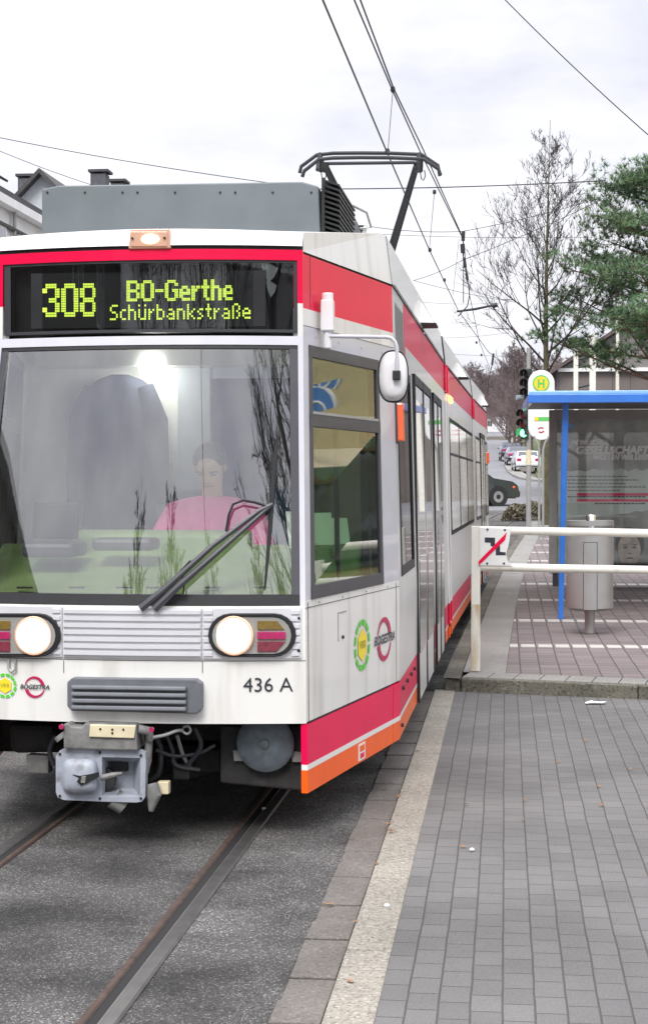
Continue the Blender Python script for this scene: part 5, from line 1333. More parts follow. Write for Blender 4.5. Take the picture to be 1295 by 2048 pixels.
# ------------------------------------------------------------------ low hedge
def leaf_cloud(n, fn, size, seed, ms=2):
    rr = random.Random(seed); b = MB()
    for _ in range(n):
        p = Vector(fn(rr)); s = size * rr.uniform(.6, 1.3)
        a = Vector((rr.gauss(0, 1), rr.gauss(0, 1), rr.gauss(0, 1))).normalized(); c = a.orthogonal().normalized(); d = a.cross(c)
        b.face([p - c * s, p + d * s * .55, p + c * s, p - d * s * .55], rr.randrange(ms))
    return b
YG = 53.0; hx0, hx1 = at(1002, 1040, YG).x, at(1125, 1040, YG).x
def hf(rr):
    x = rr.uniform(hx0, hx1); y = YG + rr.uniform(0, 2.4); e = min(1, (x - hx0) / .5)
    return (x, y, gz(y) + .02 + rr.random() ** .6 * (.50 * math.sqrt(max(.05, e)) + .05 * math.sin(x * 9)))
b = leaf_cloud(3800, hf, .055, 5)
tag(b.build('hedge', ['leaf', 'leaf2']), 'low brown green hedge beneath the traffic light at the platform end', 'hedge')

# ------------------------------------------------------------------ cars
def make_car(paint, label, loc, rz, kind='hatch', lights=True):
    """length along +y (front), width along x"""
    c = thing('car', label, 'car', loc, rz)
    L, W2 = (4.4, .85)
    prof = [(-2.15, .35), (-2.18, .62), (-2.10, .92), (-1.98, 1.02), (-1.72, 1.38), (-1.45, 1.43), (.1, 1.45), (.5, 1.38), (1.12, .98), (1.9, .86), (2.12, .72), (2.18, .45), (2.1, .30)]
    b = MB(); rows = []
    for y, z in prof:
        t = max(0, (z - .95) / .5); w = W2 * (1 - .22 * t); rows.append([Vector((-w, y, z)), Vector((-w * .55, y, z + .015)), Vector((w * .55, y, z + .015)), Vector((w, y, z))])
    b.grid(rows)
    for sg in (-1, 1):
        side = [Vector((sg * W2 * (1 - .22 * max(0, (z - .95) / .5)), y, z)) for y, z in prof]
        for k in range(len(prof) - 1):
            y0, y1 = prof[k][0], prof[k + 1][0]
            lo0, lo1 = Vector((sg * W2, y0, min(.30, prof[k][1]))), Vector((sg * W2, y1, min(.30, prof[k + 1][1])))
            b.face([lo0, lo1, side[k + 1], side[k]])
    b.box(-W2 + .05, W2 - .05, -2.05, 2.05, .26, .34)
    b.build('body', paint, c, smooth=True, ang=30)
    b = MB()
    b.hexa([(-.68, -2.0, 1.0), (.68, -2.0, 1.0), (.68, -1.98, 1.0), (-.68, -1.98, 1.0)], [(-.60, -1.76, 1.36), (.60, -1.76, 1.36), (.60, -1.74, 1.36), (-.60, -1.74, 1.36)]); b.build('rear_window', 'winglass', c)
    b = MB(); b.hexa([(-.70, 1.12, 1.0), (.70, 1.12, 1.0), (.70, 1.10, 1.0), (-.70, 1.10, 1.0)], [(-.60, .56, 1.38), (.60, .56, 1.38), (.60, .54, 1.38), (-.60, .54, 1.38)]); b.build('windscreen', 'winglass', c)
    for sg in (-1, 1):
        b = MB(); w0, w1 = sg * (W2 * .99 + .004), sg * (W2 * .80 + .006)
        b.face([(w0, -1.75, .98), (w0, .85, .98), (w1, .42, 1.37), (w1, -1.5, 1.37)]); b.build('side_window', 'winglass', c)
        b = MB(); x_ = sg * (W2 + .004); b.box(min(x_, x_ - sg * .01), max(x_, x_ - sg * .01), -1.0, .95, .52, .57); b.build('rubbing_strip', 'tyre', c)
        b = MB(); b.box(sg * (W2 - .10) - .06, sg * (W2 - .10) + .11, 1.98, 2.10, .58, .72) if False else b.ell((sg * (W2 - .01), 1.95, .66), (.02, .07, .045), 8, 6); b.build('side_indicator', 'markorange', c)
        b = MB(); b.box(sg * .62 - .15, sg * .62 + .15, -2.19, -2.05, .72, .90); b.build('tail_light', 'tail', c, bevel=.03)
        b = MB(); b.box(sg * .60 - .16, sg * .60 + .16, 2.02, 2.16, .60, .74); b.build('headlight', 'silver', c, bevel=.03)
        b = MB(); b.ell((sg * (W2 + .09), .62, 1.02), (.09, .06, .07), 10, 6); b.build('mirror', paint, c, smooth=True)
        for y in (-1.35, 1.32):
            b = MB(); b.lathe([(.22, -.06), (.31, -.06), (.32, 0), (.31, .03), (.22, .035), (.1, .02)], (sg * (W2 - .02), y, .32), 24, 0, (sg, 0, 0)); w = b.build('wheel', 'tyre', c, smooth=True)
            b = MB(); b.lathe([(.21, 0), (.20, .045), (.06, .03)], (sg * (W2 - .02), y, .32), 20, 0, (sg, 0, 0)); b.build('rim', 'rim', w, smooth=True)
            b = MB(); b.lathe([(.33, .002), (.385, .004), (.385, .012), (.33, .012)], (sg * (W2 + .001), y, .33), 24, 0, (sg, 0, 0)); b.build('wheel_arch', 'tyre', c)
    b = MB(); b.box(-.80, .80, -2.24, -2.1, .40, .58); b.box(-.80, .80, 2.1, 2.22, .34, .52); build_split(b, 'bumper', paint if paint == 'carwhite' else 'tyre', c, bevel=.03)
    b = MB(); b.box(-.26, .26, -2.215, -2.1, .66, .77); b.build('number_plate', 'signwhite', c)
    return c
Yc = 119; make_car('carwhite', 'white estate car parked on the verge, seen from behind', (at(1050, 940, Yc).x, Yc, gz(Yc) + .05), R(4))
Yc = 70; make_car('carblack', 'dark green car crossing the street just past the tram', (at(1015, 1000, Yc).x - 1.85, Yc, gz(Yc) + .01), R(-80)).scale = (1.1, 1.0, 1.15)
Yc = 131; make_car('cargrey', 'grey car parked second in the row, partly hidden by the white estate', (at(1030, 930, Yc).x + .1, Yc, gz(Yc) + .05), R(3))
Yc = 143; make_car('carblue', 'dark blue car parked farthest up the hill', (at(1019, 920, Yc).x, Yc, gz(Yc) + .05), R(3))

# ------------------------------------------------------------------ trees
def bare_tree(name, label, loc, Ht, clear, spread, seed, r0, mats=('bark', 'twig'), nl=16, depth=3, twigs=1.0, lean=0, group=None, up=.75, minr=.006, shape=1.0):
    rr = random.Random(seed); t = thing(name, label, 'tree', loc, rr.uniform(0, 6.28) if lean == 0 else 0, group)
    pts = [Vector((0, 0, -.2))]; rad = [r0 * 1.25]; n = 14
    for k in range(1, n + 1):
        f = k / n; pts.append(Vector((math.sin(f * 5 + seed) * .06 * Ht / 10 * f + lean * f, math.cos(f * 4 + seed) * .06 * Ht / 10 * f, Ht * f))); rad.append(max(minr, r0 * (1 - f) ** 1.05))
    b = MB(); b.tube(pts, rad, 10); b.build('trunk', mats[0], t, smooth=True)
    b = MB()
    def grow(p, d, L, r, lev):
        seg = 4; q = [p]; rs = [r]; dd = d.copy()
        for k in range(seg):
            dd = (dd + Vector((rr.gauss(0, .13), rr.gauss(0, .13), .10 * up + rr.gauss(0, .07)))).normalized(); q.append(q[-1] + dd * L / seg); rs.append(max(minr * .7, r * (1 - .8 * (k + 1) / seg)))
        b.tube(q, rs, 5 if lev == 0 else 3, 0, cap=False)
        if lev >= depth: return
        m = int((7, 5, 4, 3)[lev] * twigs + rr.random())
        for _ in range(m):
            f = rr.uniform(.25, 1) ** .8; i = min(seg - 1, int(f * seg)); base = q[i].lerp(q[i + 1], f * seg - i)
            ax = (q[i + 1] - q[i]).normalized(); o = Vector((rr.gauss(0, 1), rr.gauss(0, 1), rr.gauss(.25, .6))); o = (o - ax * o.dot(ax)).normalized()
            grow(base, (ax * rr.uniform(.7, 1.1) + o * rr.uniform(.5, .85)).normalized(), L * rr.uniform(.35, .6), max(minr, rs[i] * .55), lev + 1)
    for k in range(nl):
        f = (k + rr.random() * .6) / nl; z = clear + (Ht * .93 - clear) * f ** 1.15; g = z / Ht * n; i = min(n - 1, int(g)); p = pts[i + 0 if i < n else n].lerp(pts[min(n, i + 1)], g - i) if i < n else pts[n]
        a = k * 2.4 + rr.uniform(-.4, .4); inc = rr.uniform(.68, .98) * (1 - .5 * f)
        d = Vector((math.cos(a) * math.sin(inc * 1.2), math.sin(a) * math.sin(inc * 1.2), math.cos(inc * 1.2)))
        L = spread * (1 - f) ** shape * rr.uniform(.8, 1.2) + .15 * spread
        grow(p, d, L, max(minr * 1.4, rad[i] * .45), 0)
    b.build('crown', mats[1], t)
    return t
b1 = at(1092, 1050, 50)
bare_tree('bare_tree', 'tall leafless street tree with a pointed crown rising behind the stop sign', (b1.x, 50, gz(50)), 11.8, 4.2, 3.0, 12, .135, ('barkgreen', 'twig'), nl=30, depth=3, twigs=.85, minr=.007, up=1.1, shape=1.0)
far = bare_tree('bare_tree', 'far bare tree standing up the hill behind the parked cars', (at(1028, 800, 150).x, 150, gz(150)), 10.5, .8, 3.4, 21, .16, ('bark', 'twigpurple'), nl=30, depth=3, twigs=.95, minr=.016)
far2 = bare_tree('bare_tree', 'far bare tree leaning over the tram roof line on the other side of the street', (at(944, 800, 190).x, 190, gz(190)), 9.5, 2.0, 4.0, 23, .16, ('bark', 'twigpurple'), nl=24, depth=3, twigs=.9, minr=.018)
spots = [(1040, 165, 1.05, 0), (1050, 138, .85, 1), (1018, 180, 1.0, 0), (1036, 200, 1.1, 1), (1062, 175, 1.0, 0), (1082, 160, .9, 1), (1012, 230, .95, 0), (958, 230, 1.1, 1), (930, 240, 1.1, 0), (972, 300, 1.1, 1), (1000, 360, 1.3, 0), (960, 370, 1.4, 1), (985, 420, 1.5, 0), (1020, 300, 1.2, 1),
         (1110, 190, 1.1, 0), (1140, 170, 1.0, 1), (1170, 210, 1.2, 0), (905, 300, 1.2, 1), (1230, 200, 1.2, 0), (1275, 180, 1.1, 1)]
rr = random.Random(8)
for x, Y, s, w in spots:
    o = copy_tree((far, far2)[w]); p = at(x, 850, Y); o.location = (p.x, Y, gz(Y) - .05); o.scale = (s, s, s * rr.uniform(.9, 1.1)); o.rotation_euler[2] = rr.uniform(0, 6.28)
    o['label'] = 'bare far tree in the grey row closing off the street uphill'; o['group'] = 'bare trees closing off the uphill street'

def pine(loc, label):
    rr = random.Random(4); t = thing('pine_tree', label, 'tree', loc)
    b = MB(); pts = [Vector((.12 * math.sin(z * .5), .1 * math.cos(z * .4), z)) for z in (-.2, 2, 4, 6, 7.5, 8.8, 9.9, 10.6)]; b.tube(pts, [.25, .23, .20, .17, .12, .09, .05, .02], 10)
    b.build('trunk', 'pinebark', t, smooth=True)
    lb = MB(); nb = MB()
    for k in range(66):
        z = 4.1 + 6.4 * ((k // 6 + rr.uniform(-.35, .35)) / 11); a = k * 2.399 + rr.uniform(-.3, .3); L = (3.4 * (1 - max(0, (z - 3.2) / 7.8) ** 1.5) + .55) * rr.uniform(.70, 1.1)
        q = [Vector((0, 0, z))]; d = Vector((math.cos(a), math.sin(a), rr.uniform(-.05, .30)))
        for j in range(5): d = (d + Vector((rr.gauss(0, .12), rr.gauss(0, .12), .07 - .02 * j))).normalized(); q.append(q[-1] + d * L / 5)
        lb.tube(q, [.05, .042, .034, .026, .018, .01], 5)
        subs = []
        for j in range(2, 6):
            for _ in range(3 if j < 5 else 4):
                o = Vector((rr.gauss(0, 1), rr.gauss(0, 1), rr.gauss(.15, .35))).normalized(); e = q[j] + (o * .8 + d * .3) * rr.uniform(.3, .75) * min(1, L / 2.2); subs.append(e); lb.tube([q[j], q[j].lerp(e, .6) + Vector((0, 0, .04)), e], [.014, .01, .006], 3, cap=False)
        for e in subs:
            for _ in range(rr.randrange(7, 12)):
                c = e + Vector((rr.gauss(0, .24), rr.gauss(0, .24), rr.gauss(.02, .07)))
                ax0 = Vector((rr.gauss(0, .6), rr.gauss(0, .6), rr.uniform(.1, 1))).normalized(); mm = 1 if (rr.random() < .3 + .3 * (ax0.z > .8)) else 0
                for _ in range(16):
                    n = (ax0 * .7 + Vector((rr.gauss(0, .6), rr.gauss(0, .6), rr.gauss(0, .6)))).normalized(); s = n.orthogonal().normalized() * .011; ln = rr.uniform(.13, .23)
                    nb.face([c - s, c + s, c + n * ln], mm)
    lb.build('limb', 'pinebark', t); nb.build('crown', ['needle', 'needle2'], t)
pine((at(1334, 800, 50).x, 50, gz(50)), 'dense green pine with a reddish trunk at the right edge behind the shelter')

# ------------------------------------------------------------------ buildings
def house(name, label, x0, x1, y0, y1, base, eave, ridge, axis, wall, roofm, over=.4, windows=(), parts=None):
    h = thing(name, label, 'house', ((x0 + x1) / 2, y0, base)); o = Vector(h.location); 
    def L(p): return Vector(p) - o
    b = MB(); b.extrude([L((x0, y0, base - 1)), L((x1, y0, base - 1)), L((x1, y1, base - 1)), L((x0, y1, base - 1))], (0, 0, eave - base + 1))
    xm, ym = (x0 + x1) / 2, (y0 + y1) / 2
    if axis == 'y':
        for y in (y0, y1): b.face([L((x0, y, eave)), L((x1, y, eave)), L((xm, y, ridge))])
    else:
        for x in (x0, x1): b.face([L((x, y0, eave)), L((x, y1, eave)), L((x, ym, ridge))])
    b.build('wall', wall, h)
    b = MB(); th = .18
    if axis == 'y':
        sl = (ridge - eave) / (xm - x0)
        for sg in (-1, 1):
            xe = (x0 - over) if sg < 0 else (x1 + over); ze = eave - over * sl
            b.extrude([L((xe, y0 - over, ze)), L((xm, y0 - over, ridge)), L((xm, y1 + over, ridge)), L((xe, y1 + over, ze))], (0, 0, th))
    else:
        sl = (ridge - eave) / (ym - y0)
        for sg in (-1, 1):
            ye = (y0 - over) if sg < 0 else (y1 + over); ze = eave - over * sl
            b.extrude([L((x0 - over, ye, ze)), L((x0 - over, ym, ridge)), L((x1 + over, ym, ridge)), L((x1 + over, ye, ze))], (0, 0, th))
    h['_o'] = 0; del h['_o']
    r = b.build('roof', roofm, h)
    for (face, a, c, d, e) in windows:               # face: 'e' the east wall, 's' the wall facing the camera, 'n'
        b = MB(); g = MB()
        if face == 'e': P = lambda s, z, off: L((x1 + off, s, z))
        elif face == 'w': P = lambda s, z, off: L((x0 - off, s, z))
        elif face == 'n': P = lambda s, z, off: L((s, y1 + off, z))
        else: P = lambda s, z, off: L((s, y0 - off, z))
        b.extrude([P(a, d, .03), P(c, d, .03), P(c, e, .03), P(a, e, .03)], P(0, 0, .05) - P(0, 0, 0)); w = b.build('window', 'signwhite', h)
        m = (a + c) / 2
        for (s0, s1) in ((a + .07, m - .03), (m + .03, c - .07)): g.face([P(s0, d + .07, .085), P(s1, d + .07, .085), P(s1, e - .07, .085), P(s0, e - .07, .085)])
        g.build('pane', 'winglass', w)
    return h, r, L
wl_ = [('e', y, y + 1.3, z, z + 1.5) for z in (1.3, 4.2, 6.8) for y in (37.2, 39.6, 42.0, 44.4, 46.4)]
h, r, L = house('white_house', 'long white rendered house with a dark roof and balcony on the left of the street', -24, -13, 36, 48.6, 0, 9.15, 11.6, 'y', 'plaster', 'roofdark', .12, wl_)
b = MB()
b.extrude([L((-12.98, 36, 8.80)), L((-12.7, 36, 8.80)), L((-12.7, 48.6, 8.80)), L((-12.98, 48.6, 8.80))], (0, 0, .22), 0)
b.extrude([L((-12.98, 36, 8.30)), L((-12.85, 36, 8.30)), L((-12.85, 48.6, 8.30)), L((-12.98, 48.6, 8.30))], (0, 0, .07), 1)
b.build('eave_board', ['plaster', 'roofdark'], h)
b = MB()
b.extrude([L((-12.98, 40, 6.4)), L((-12.1, 40, 6.4)), L((-12.1, 48.4, 6.4)), L((-12.98, 48.4, 6.4))], (0, 0, .14), 0)
for k in range(29): y = 40.1 + k * .29; b.tube([L((-12.14, y, 6.54)), L((-12.14, y, 7.5))], .015, 5, 1)
b.tube([L((-12.14, 40, 7.5)), L((-12.14, 48.4, 7.5))], .03, 6, 1)
b.build('balcony', ['plaster', 'darkmetal'], h)
b = MB(); b.tube([L((-12.9, 43.95, 0)), L((-12.9, 43.95, 8.8))], .05, 8); b.build('downpipe', 'alu', h)
b = MB()
for y in (44.5, 46.2): b.extrude([L((-14.9, y, 10.62)), L((-14.0, y, 10.14)), L((-14.0, y + .8, 10.14)), L((-14.9, y + .8, 10.62))], (.03, 0, .06))
build_split(b, 'skylight', 'darkmetal', r)
b = MB(); p = at(52, 384, 54); b.extrude([L((p.x - .55, 53.8, 8.5)), L((p.x + .55, 53.8, 8.5)), L((p.x + .55, 54.6, 8.5)), L((p.x - .55, 54.6, 8.5))], (0, 0, at(52, 356, 54).z - 8.5), 0)
b.extrude([L((p.x - .65, 53.7, at(52, 354, 54).z)), L((p.x + .65, 53.7, at(52, 354, 54).z)), L((p.x + .65, 54.7, at(52, 354, 54).z)), L((p.x - .65, 54.7, at(52, 354, 54).z))], (0, 0, .07), 1)
pk = at(85, 350, 60)
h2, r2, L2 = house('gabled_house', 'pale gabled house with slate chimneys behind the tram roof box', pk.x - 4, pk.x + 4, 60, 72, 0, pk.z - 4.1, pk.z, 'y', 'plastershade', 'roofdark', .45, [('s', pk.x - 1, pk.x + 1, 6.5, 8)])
ch = MB()
ch.extrude([L2((p.x - .55, 59.0, 8)), L2((p.x + .55, 59.0, 8)), L2((p.x + .55, 59.6, 8)), L2((p.x - .55, 59.6, 8))], (0, 0, .1)) if False else None
for (xa, xb, yt, Y) in ((36, 67, 356, 66), (181, 211, 347, 66), (221, 246, 366, 68)):
    q0, q1 = at(xa, yt, Y), at(xb, yt, Y); ch = MB()
    ch.extrude([L2((q0.x, Y, 7.5)), L2((q1.x, Y, 7.5)), L2((q1.x, Y + .7, 7.5)), L2((q0.x, Y + .7, 7.5))], (0, 0, q0.z - 7.5), 0)
    zc = q0.z + .06; ch.extrude([L2((q0.x - .08, Y - .08, zc)), L2((q1.x + .12, Y - .08, zc)), L2((q1.x + .12, Y + .78, zc)), L2((q0.x - .08, Y + .78, zc))], (0, 0, .10), 1)
    for dx in (.05, .45): ch.extrude([L2((q0.x + dx, Y + .1, q0.z - .02)), L2((q0.x + dx + .1, Y + .1, q0.z - .02)), L2((q0.x + dx + .1, Y + .5, q0.z - .02)), L2((q0.x + dx, Y + .5, q0.z - .02))], (0, 0, .09), 0)
    ch.build('chimney', ['chimney', 'roofdark'], r2)
h3, r3, L3 = house('gabled_house', 'grey brick house with a broad brown gable roof behind the street lamp', 2.3, 15.5, 78, 92, gz(78), 6.75, 11.0, 'y', 'housewall', 'roofbrown', .55, [('s', 9, 10.5, 3.5, 5.2)])
b = MB()
b.extrude([L3((2.4, 77.9, 6.75)), L3((15.4, 77.9, 6.75)), L3((8.9, 77.9, 10.9))], (0, -.04, 0), 1)
b.extrude([L3((2.35, 77.86, 6.68)), L3((15.4, 77.86, 6.68)), L3((15.4, 77.86, 6.84)), L3((2.35, 77.86, 6.84))], (0, -.12, 0), 0); b.build('gable_board', ['signwhite', 'cladding'], h3)
ph = at(990, 860, 330)
h4, r4, L4 = house('white_house', 'small white house with a red roof far up the hill', ph.x - 2.5, ph.x + 2.2, 330, 340, gz(330), gz(330) + 3.2, gz(330) + 5.4, 'x', 'plaster', 'roofred', .3, [('s', ph.x - 1.6, ph.x - .6, gz(330) + 1, gz(330) + 2.2), ('s', ph.x + .6, ph.x + 1.4, gz(330) + 1, gz(330) + 2.2)])
ph = at(975, 835, 390); house('white_house', 'pale farther house half hidden above the red roofed one', ph.x - 4, ph.x + 3, 390, 400, gz(390), gz(390) + 4, gz(390) + 7, 'x', 'plaster', 'roofbrown', .3, [('s', ph.x - 1, ph.x, gz(390) + 1.5, gz(390) + 3)])
# entrance frame of white posts and the street lamp
Yq = 68; pg = thing('post_frame', 'pair of white posts joined by dark beams in front of the brown roofed house', 'posts', (at(1170, 900, Yq).x, Yq, gz(Yq)))
o = Vector(pg.location)
for xa, xb, yt in ((1178, 1190, 668), (1146, 1155, 700)):
    b = MB(); q = at((xa + xb) / 2, yt, Yq) - o; w = (xb - xa) / 3400 * Yq / 2; b.box(q.x - w, q.x + w, -w, w, -.1, q.z); b.build('post', 'railwhite', pg, bevel=.02)
b = MB()
for ya in (712, 728, 768): q0, q1 = at(1150, ya + 8, Yq) - o, at(1184, ya, Yq) - o; b.tube([q0, q1], .05, 6)
build_split(b, 'beam', 'darkmetal', pg)
Yl = 58; lp = thing('street_lamp', 'slim pale street lamp with a small round head in front of the pine', 'street lamp', (at(1233, 900, Yl).x, Yl, gz(Yl)))
o = Vector(lp.location); q = at(1233, 584, Yl) - o
b = MB(); b.tube([(0, 0, -.1), (0, 0, q.z)], [.075, .05], 10); b.build('pole', 'railwhite', lp, smooth=True)
b = MB(); b.lathe([(.05, 0), (.14, .03), (.19, .10), (.17, .16), (.05, .2)], (0, 0, q.z - .02), 16); b.build('lamp_head', 'alu', lp, smooth=True)

# ------------------------------------------------------------------ overhead line
def wire(name, pts, r, label, cat='wire', group=None, sag=0):
    b = MB(); P = [Vector(p) for p in pts]
    if sag and len(P) == 2: P = [P[0].lerp(P[1], k / 12) - Vector((0, 0, sag * 4 * (k / 12) * (1 - k / 12))) for k in range(13)]
    b.tube(P, r, 6); return tag(b.build(name, 'wire', None, smooth=True), label, cat, group)
cw_ = [(-1.62, -25, 5.2), (-1.40, 2, 5.2), (-1.338, 12.47, 5.2), (-1.26, 18.27, 5.18), (-1.158, 25.98, 5.2), (-.977, 35.05, 5.2), (-.49, 47.5, 5.3), (.25, 62, 5.7), (1.0, 78, 6.1), (1.5, 100, 7.0)]
wire('contact_wire', cw_, .009, 'single contact wire that the pantograph touches, running up the street')
def mess(pp, r, label): return wire('messenger_wire', [hit(x, y, 'z', z) for x, y, z in pp], r, label)
mess([(660, -130, 5.95), (708, 0, 5.95), (784, 180, 5.92), (838, 300, 5.92), (925, 478, 5.95), (938, 590, 6.0), (958, 685, 6.1), (985, 752, 6.3)], .009, 'left strand of the paired suspension wires above the pantograph')
mess([(672, -130, 6.0), (720, 0, 6.0), (787, 178, 5.95), (846, 300, 5.97), (926, 478, 6.0)], .009, 'right strand of the paired suspension wires above the pantograph')
def at3(x, y, Y): return at(x, y, Y)
for k, (p, q, lab) in enumerate((((785, 180, 18.4), (775, 304, 18.4), 'thin dropper from the paired wires to the contact wire just ahead of the pantograph'),
                 ((868, 383, 24.5), (858, 498, 25.5), 'thin dropper right of the pantograph where the contact wire passes behind its arm'),
                 ((917, 478, 31), (905, 590, 33), 'thin dropper nearest the insulator hanger'))):
    wire('dropper', [at(*p), at(*q)], .004, lab)
for x, y, Y, lab in ((785, 179, 18.4, 'dark clamp joining the paired wires high above the pantograph'), (868, 384, 24.5, 'dark clamp on the paired wires just right of the pantograph'),
                     (774, 303, 18.4, 'dark clamp on the contact wire right above the pantograph head'), (859, 500, 25.8, 'dark clamp on the contact wire behind the pantograph arm'),
                     (888, 560, 30, 'dark clamp on the contact wire left of the insulator hanger'), (952, 685, 42, 'upper of two far clamps on the suspension wire'), (962, 710, 44, 'lower of two far clamps on the suspension wire')):
    b = MB(); b.lathe([(.02, -.03), (.028, 0), (.02, .03)], at(x, y, Y), 8); tag(b.build('wire_clamp', 'wire'), lab, 'clamp', 'clamps on the overhead wires')
spans = [((600, 378, 30), (1210, 361, 30), .010, 'thicker cross wire passing behind the pantograph and the bare tree top'),
         ((740, 453, 30), (922, 463, 30), .006, 'upper thin cross wire left of the insulator hanger'), ((922, 463, 30), (1190, 398, 30), .006, 'thin cross wire climbing right from the insulator hanger'),
         ((750, 468, 34), (1190, 474, 34), .005, 'nearly level thin cross wire just above the tram roof edge'),
         ((826, 561, 38), (925, 520, 38), .007, 'short stay wire rising from the roof edge to the hanger'), ((925, 520, 38), (1200, 400, 38), .008, 'stay wire rising right from the hanger through the bare tree'),
         ((826, 561, 38), (1040, 606, 38), .006, 'thin stay wire falling right towards the bracket arm'), ((840, 604, 45), (1000, 606, 45), .005, 'thin level wire behind the bracket arm'),
         ((880, 676, 60), (1010, 666, 60), .006, 'faint far cross wire low over the tram'), ((900, 708, 75), (1060, 712, 75), .007, 'faintest far cross wire above the end of the tram'),
         ((-60, 263, 24), (540, 366, 24), .006, 'upper thin wire crossing the sky at the left'), ((-60, 276, 30), (200, 375, 30), .006, 'lower thin wire above the white house at the left'),
         ((990, -20, 22), (1310, 283, 22), .007, 'lone thin wire crossing the sky at the upper right')]
for p, q, r_, lab in spans: wire('span_wire', [at(*p), at(*q)], r_, lab, sag=.04)
Yh = 33.0
hg = thing('insulator_hanger', 'dark vertical hanger with insulators and looped cables on the overhead line', 'hanger', at(926, 500, Yh)); o = Vector(hg.location)
b = MB(); b.tube([at(926, 463, Yh) - o, at(925, 482, Yh) - o], .035, 8); b.tube([at(924, 488, Yh) - o, at(925, 506, Yh) - o], .045, 8); b.tube([at(927, 515, Yh) - o, at(930, 535, Yh) - o], .03, 8); b.tube([at(932, 546, Yh) - o, at(934, 560, Yh) - o], .028, 8); build_split(b, 'insulator', 'wire', hg, smooth=True)
b = MB(); b.tube([at(926, 463, Yh) - o, at(925, 510, Yh) - o, at(930, 540, Yh) - o, at(936, 570, Yh) - o, at(938, 590, Yh) - o, at(934, 612, Yh) - o, at(915, 633, Yh) - o], .012, 6)
b.tube([at(926, 505, Yh) - o, at(926, 606, Yh) - o], .010, 6); build_split(b, 'cable', 'wire', hg, smooth=True)
b = MB(); b.tube([at(912, 623, 36), at(950, 618, 36), at(992, 609, 36)], [.022, .028, .02], 8); b.tube([at(984, 612, 36), at(994, 609, 36)], .05, 8); tag(b.build('bracket_arm', 'wire', smooth=True), 'dark registration arm holding the contact wire above the tram roof', 'bracket')
b = MB(); b.tube([at(986, 707, 70), at(983, 730, 70)], .05, 6); b.tube([at(983, 730, 70), at(976, 760, 70), at(974, 790, 70)], .02, 6); tag(b.build('far_hanger', 'wire'), 'small dark hanger at the far end of the overhead line', 'hanger')

# ------------------------------------------------------------------ leaves and litter
lv = [(798, 1591), (782, 1663), (780, 1657), (753, 1725), (660, 1800), (710, 1840), (932, 1606), (1046, 1637), (1049, 1598), (1202, 1608), (1196, 1570), (1170, 1480), (1163, 1440), (1117, 1522), (776, 1645), (834, 1500), (770, 1500 + 70), (925, 1690), (1215, 1360), (735, 1575), (1259, 1536), (700, 1960)]
rr = random.Random(2)
lb = None
for k, (x, y) in enumerate(lv):
    p = hit(x, y, 'z', .034)
    if lb is None:
        b = MB(); pts = [(0, -.022, .002), (.010, -.010, .006), (.014, .004, .003), (.004, .020, .008), (0, .028, .010), (-.006, .018, .004), (-.013, .004, .007), (-.008, -.012, .003)]
        b.face(pts); b.tube([(0, -.022, .002), (.003, -.036, .004)], .0012, 4); lb = b.build('fallen_leaf', 'leafbrown'); o = lb
    else: o = lb.copy(); col.objects.link(o)
    o.location = p - Vector((0, 0, .006)) if p.x > -.56 else (p.x, p.y, .016); s = rr.uniform(.5, .85); o.scale = (s, s, s); o.rotation_euler = (rr.uniform(-.2, .2), rr.uniform(-.2, .2), rr.uniform(0, 6.3))
    tag(o, 'small dry brown leaf lying on the paving or kerb', 'leaf', 'dry leaves scattered on the paving')
b = MB(); p = hit(1190, 1408, 'z', .022)
rr = random.Random(9)
b.grid([[(p.x + .035 * i + rr.uniform(-.01, .01), p.y + .03 * j + rr.uniform(-.01, .01), .026 + rr.uniform(0, .022)) for i in range(-2, 3)] for j in range(-1, 2)])
tag(b.build('paper_scrap', 'litter'), 'crumpled white paper scrap on the paving below the platform kerb', 'litter')
for x, y, lab in ((943, 1699, 'tiny white scrap on the grey paving, far from the kerb'), (773, 1811, 'tiny white scrap lying on the pale kerb'), (527, 1610, 'small white scrap on the asphalt under the tram nose')):
    p = hit(x, y, 'z', .03); b = MB(); b.ell((p.x, p.y, .030 if x > 600 else .012), (.012, .010, .008), 8, 6); tag(b.build('paper_scrap', 'litter', smooth=True), lab, 'litter')

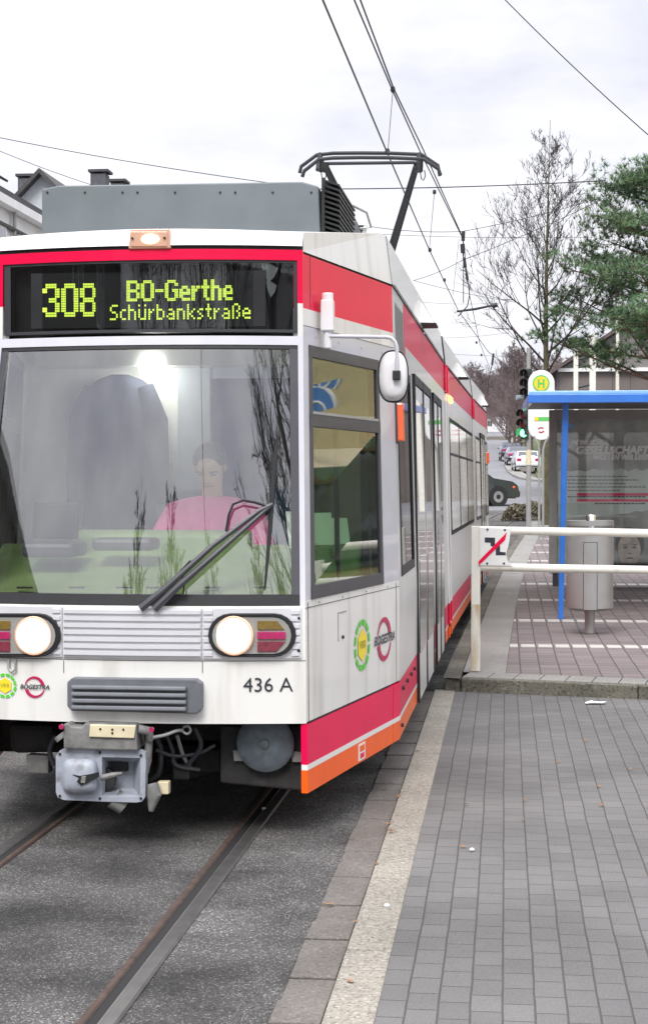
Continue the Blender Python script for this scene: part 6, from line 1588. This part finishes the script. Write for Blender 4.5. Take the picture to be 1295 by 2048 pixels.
# ------------------------------------------------------------------ the street behind and beside the camera, seen only as reflections
rt = bare_tree('bare_tree', 'bare street tree mirrored in the tram windscreen', (-4.5, -16, 0), 12.2, 2.4, 3.4, 31, .18, ('bark', 'twig'), nl=24, depth=3, twigs=1.0, minr=.010)
for x, y, s in ((3.0, -19, 1.08), (-9.5, -24, 1.25), (3.6, -6.5, 1.15), (-1.0, -25, 1.22), (13, -20, 1.2)):
    o = copy_tree(rt); o.location = (x, y, 0); o.scale = (s, s, s); o.rotation_euler[2] = x
    o['label'] = 'bare street tree mirrored in the tram windscreen'; o['group'] = rt['group'] = 'bare trees mirrored in the windscreen'
house('brown_house', 'dark brick house mirrored at the edge of the windscreen', -27, -12, -21, -4, 0, 7, 11.5, 'y', 'housewall', 'roofdark', .4, [('n', -20, -18, 1.5, 3.2), ('e', -15, -13, 1.5, 3.2), ('e', -10, -8, 1.5, 3.2), ('e', -15, -13, 4.5, 6), ('e', -10, -8, 4.5, 6)])
house('white_house', 'pale terrace house mirrored in the windscreen', 6, 22, -52, -40, 0, 6, 9.5, 'x', 'plaster', 'roofdark', .4, [('n', 9, 10.5, 1.5, 3.2), ('n', 13, 14.5, 1.5, 3.2)])
sp3 = thing('shop', 'cream shop with a scalloped awning and round blue sign mirrored in the cab side window', 'shop', (12, 24, 0))
b = MB(); b.box(0, 8, -8, 14, 0, 7.5); b.build('wall', 'cream2', sp3)
b = MB(); b.hexa([(-.9, -5, 3.1), (-.002, -5, 3.1), (-.002, 14, 3.1), (-.9, 14, 3.1)], [(-.9, -5, 3.14), (-.002, -5, 3.6), (-.002, 14, 3.6), (-.9, 14, 3.14)], 0)
for k in range(38): b.face([(-.91, -5 + .5 * k, 3.13), (-.91, -4.5 + .5 * k, 3.13), (-.91, -4.55 + .5 * k, 2.95), (-.91, -4.75 + .5 * k, 2.88), (-.91, -4.95 + .5 * k, 2.95)], 1)
b.build('awning', ['cream', 'awning'], sp3)
b = MB(); b.box(-.06, -.001, -4, 13, .4, 2.9); b.build('shop_window', 'winglass', sp3)
b = MB(); b.tube([(-.5, 4, 4.3), (.1, 4, 4.3)], .03, 6); b.lathe([(.42, -.05), (.42, .05)], (-.72, 4, 4.28), 32, 1, (0, -1, 0)); b.lathe([(.385, .051), (.385, .056)], (-.72, 4, 4.28), 32, 0, (0, -1, 0)); b.build('round_sign', ['blue', 'signwhite'], sp3)
b = MB(); b.tube([(-.72 + .2 * math.cos(R(a)), 3.94, 4.2 + .2 * math.sin(R(a))) for a in range(0, 300, 15)] + [(-.67, 3.94, 4.16)], .025, 6); b.build('sign_swirl', 'signwhite', sp3)
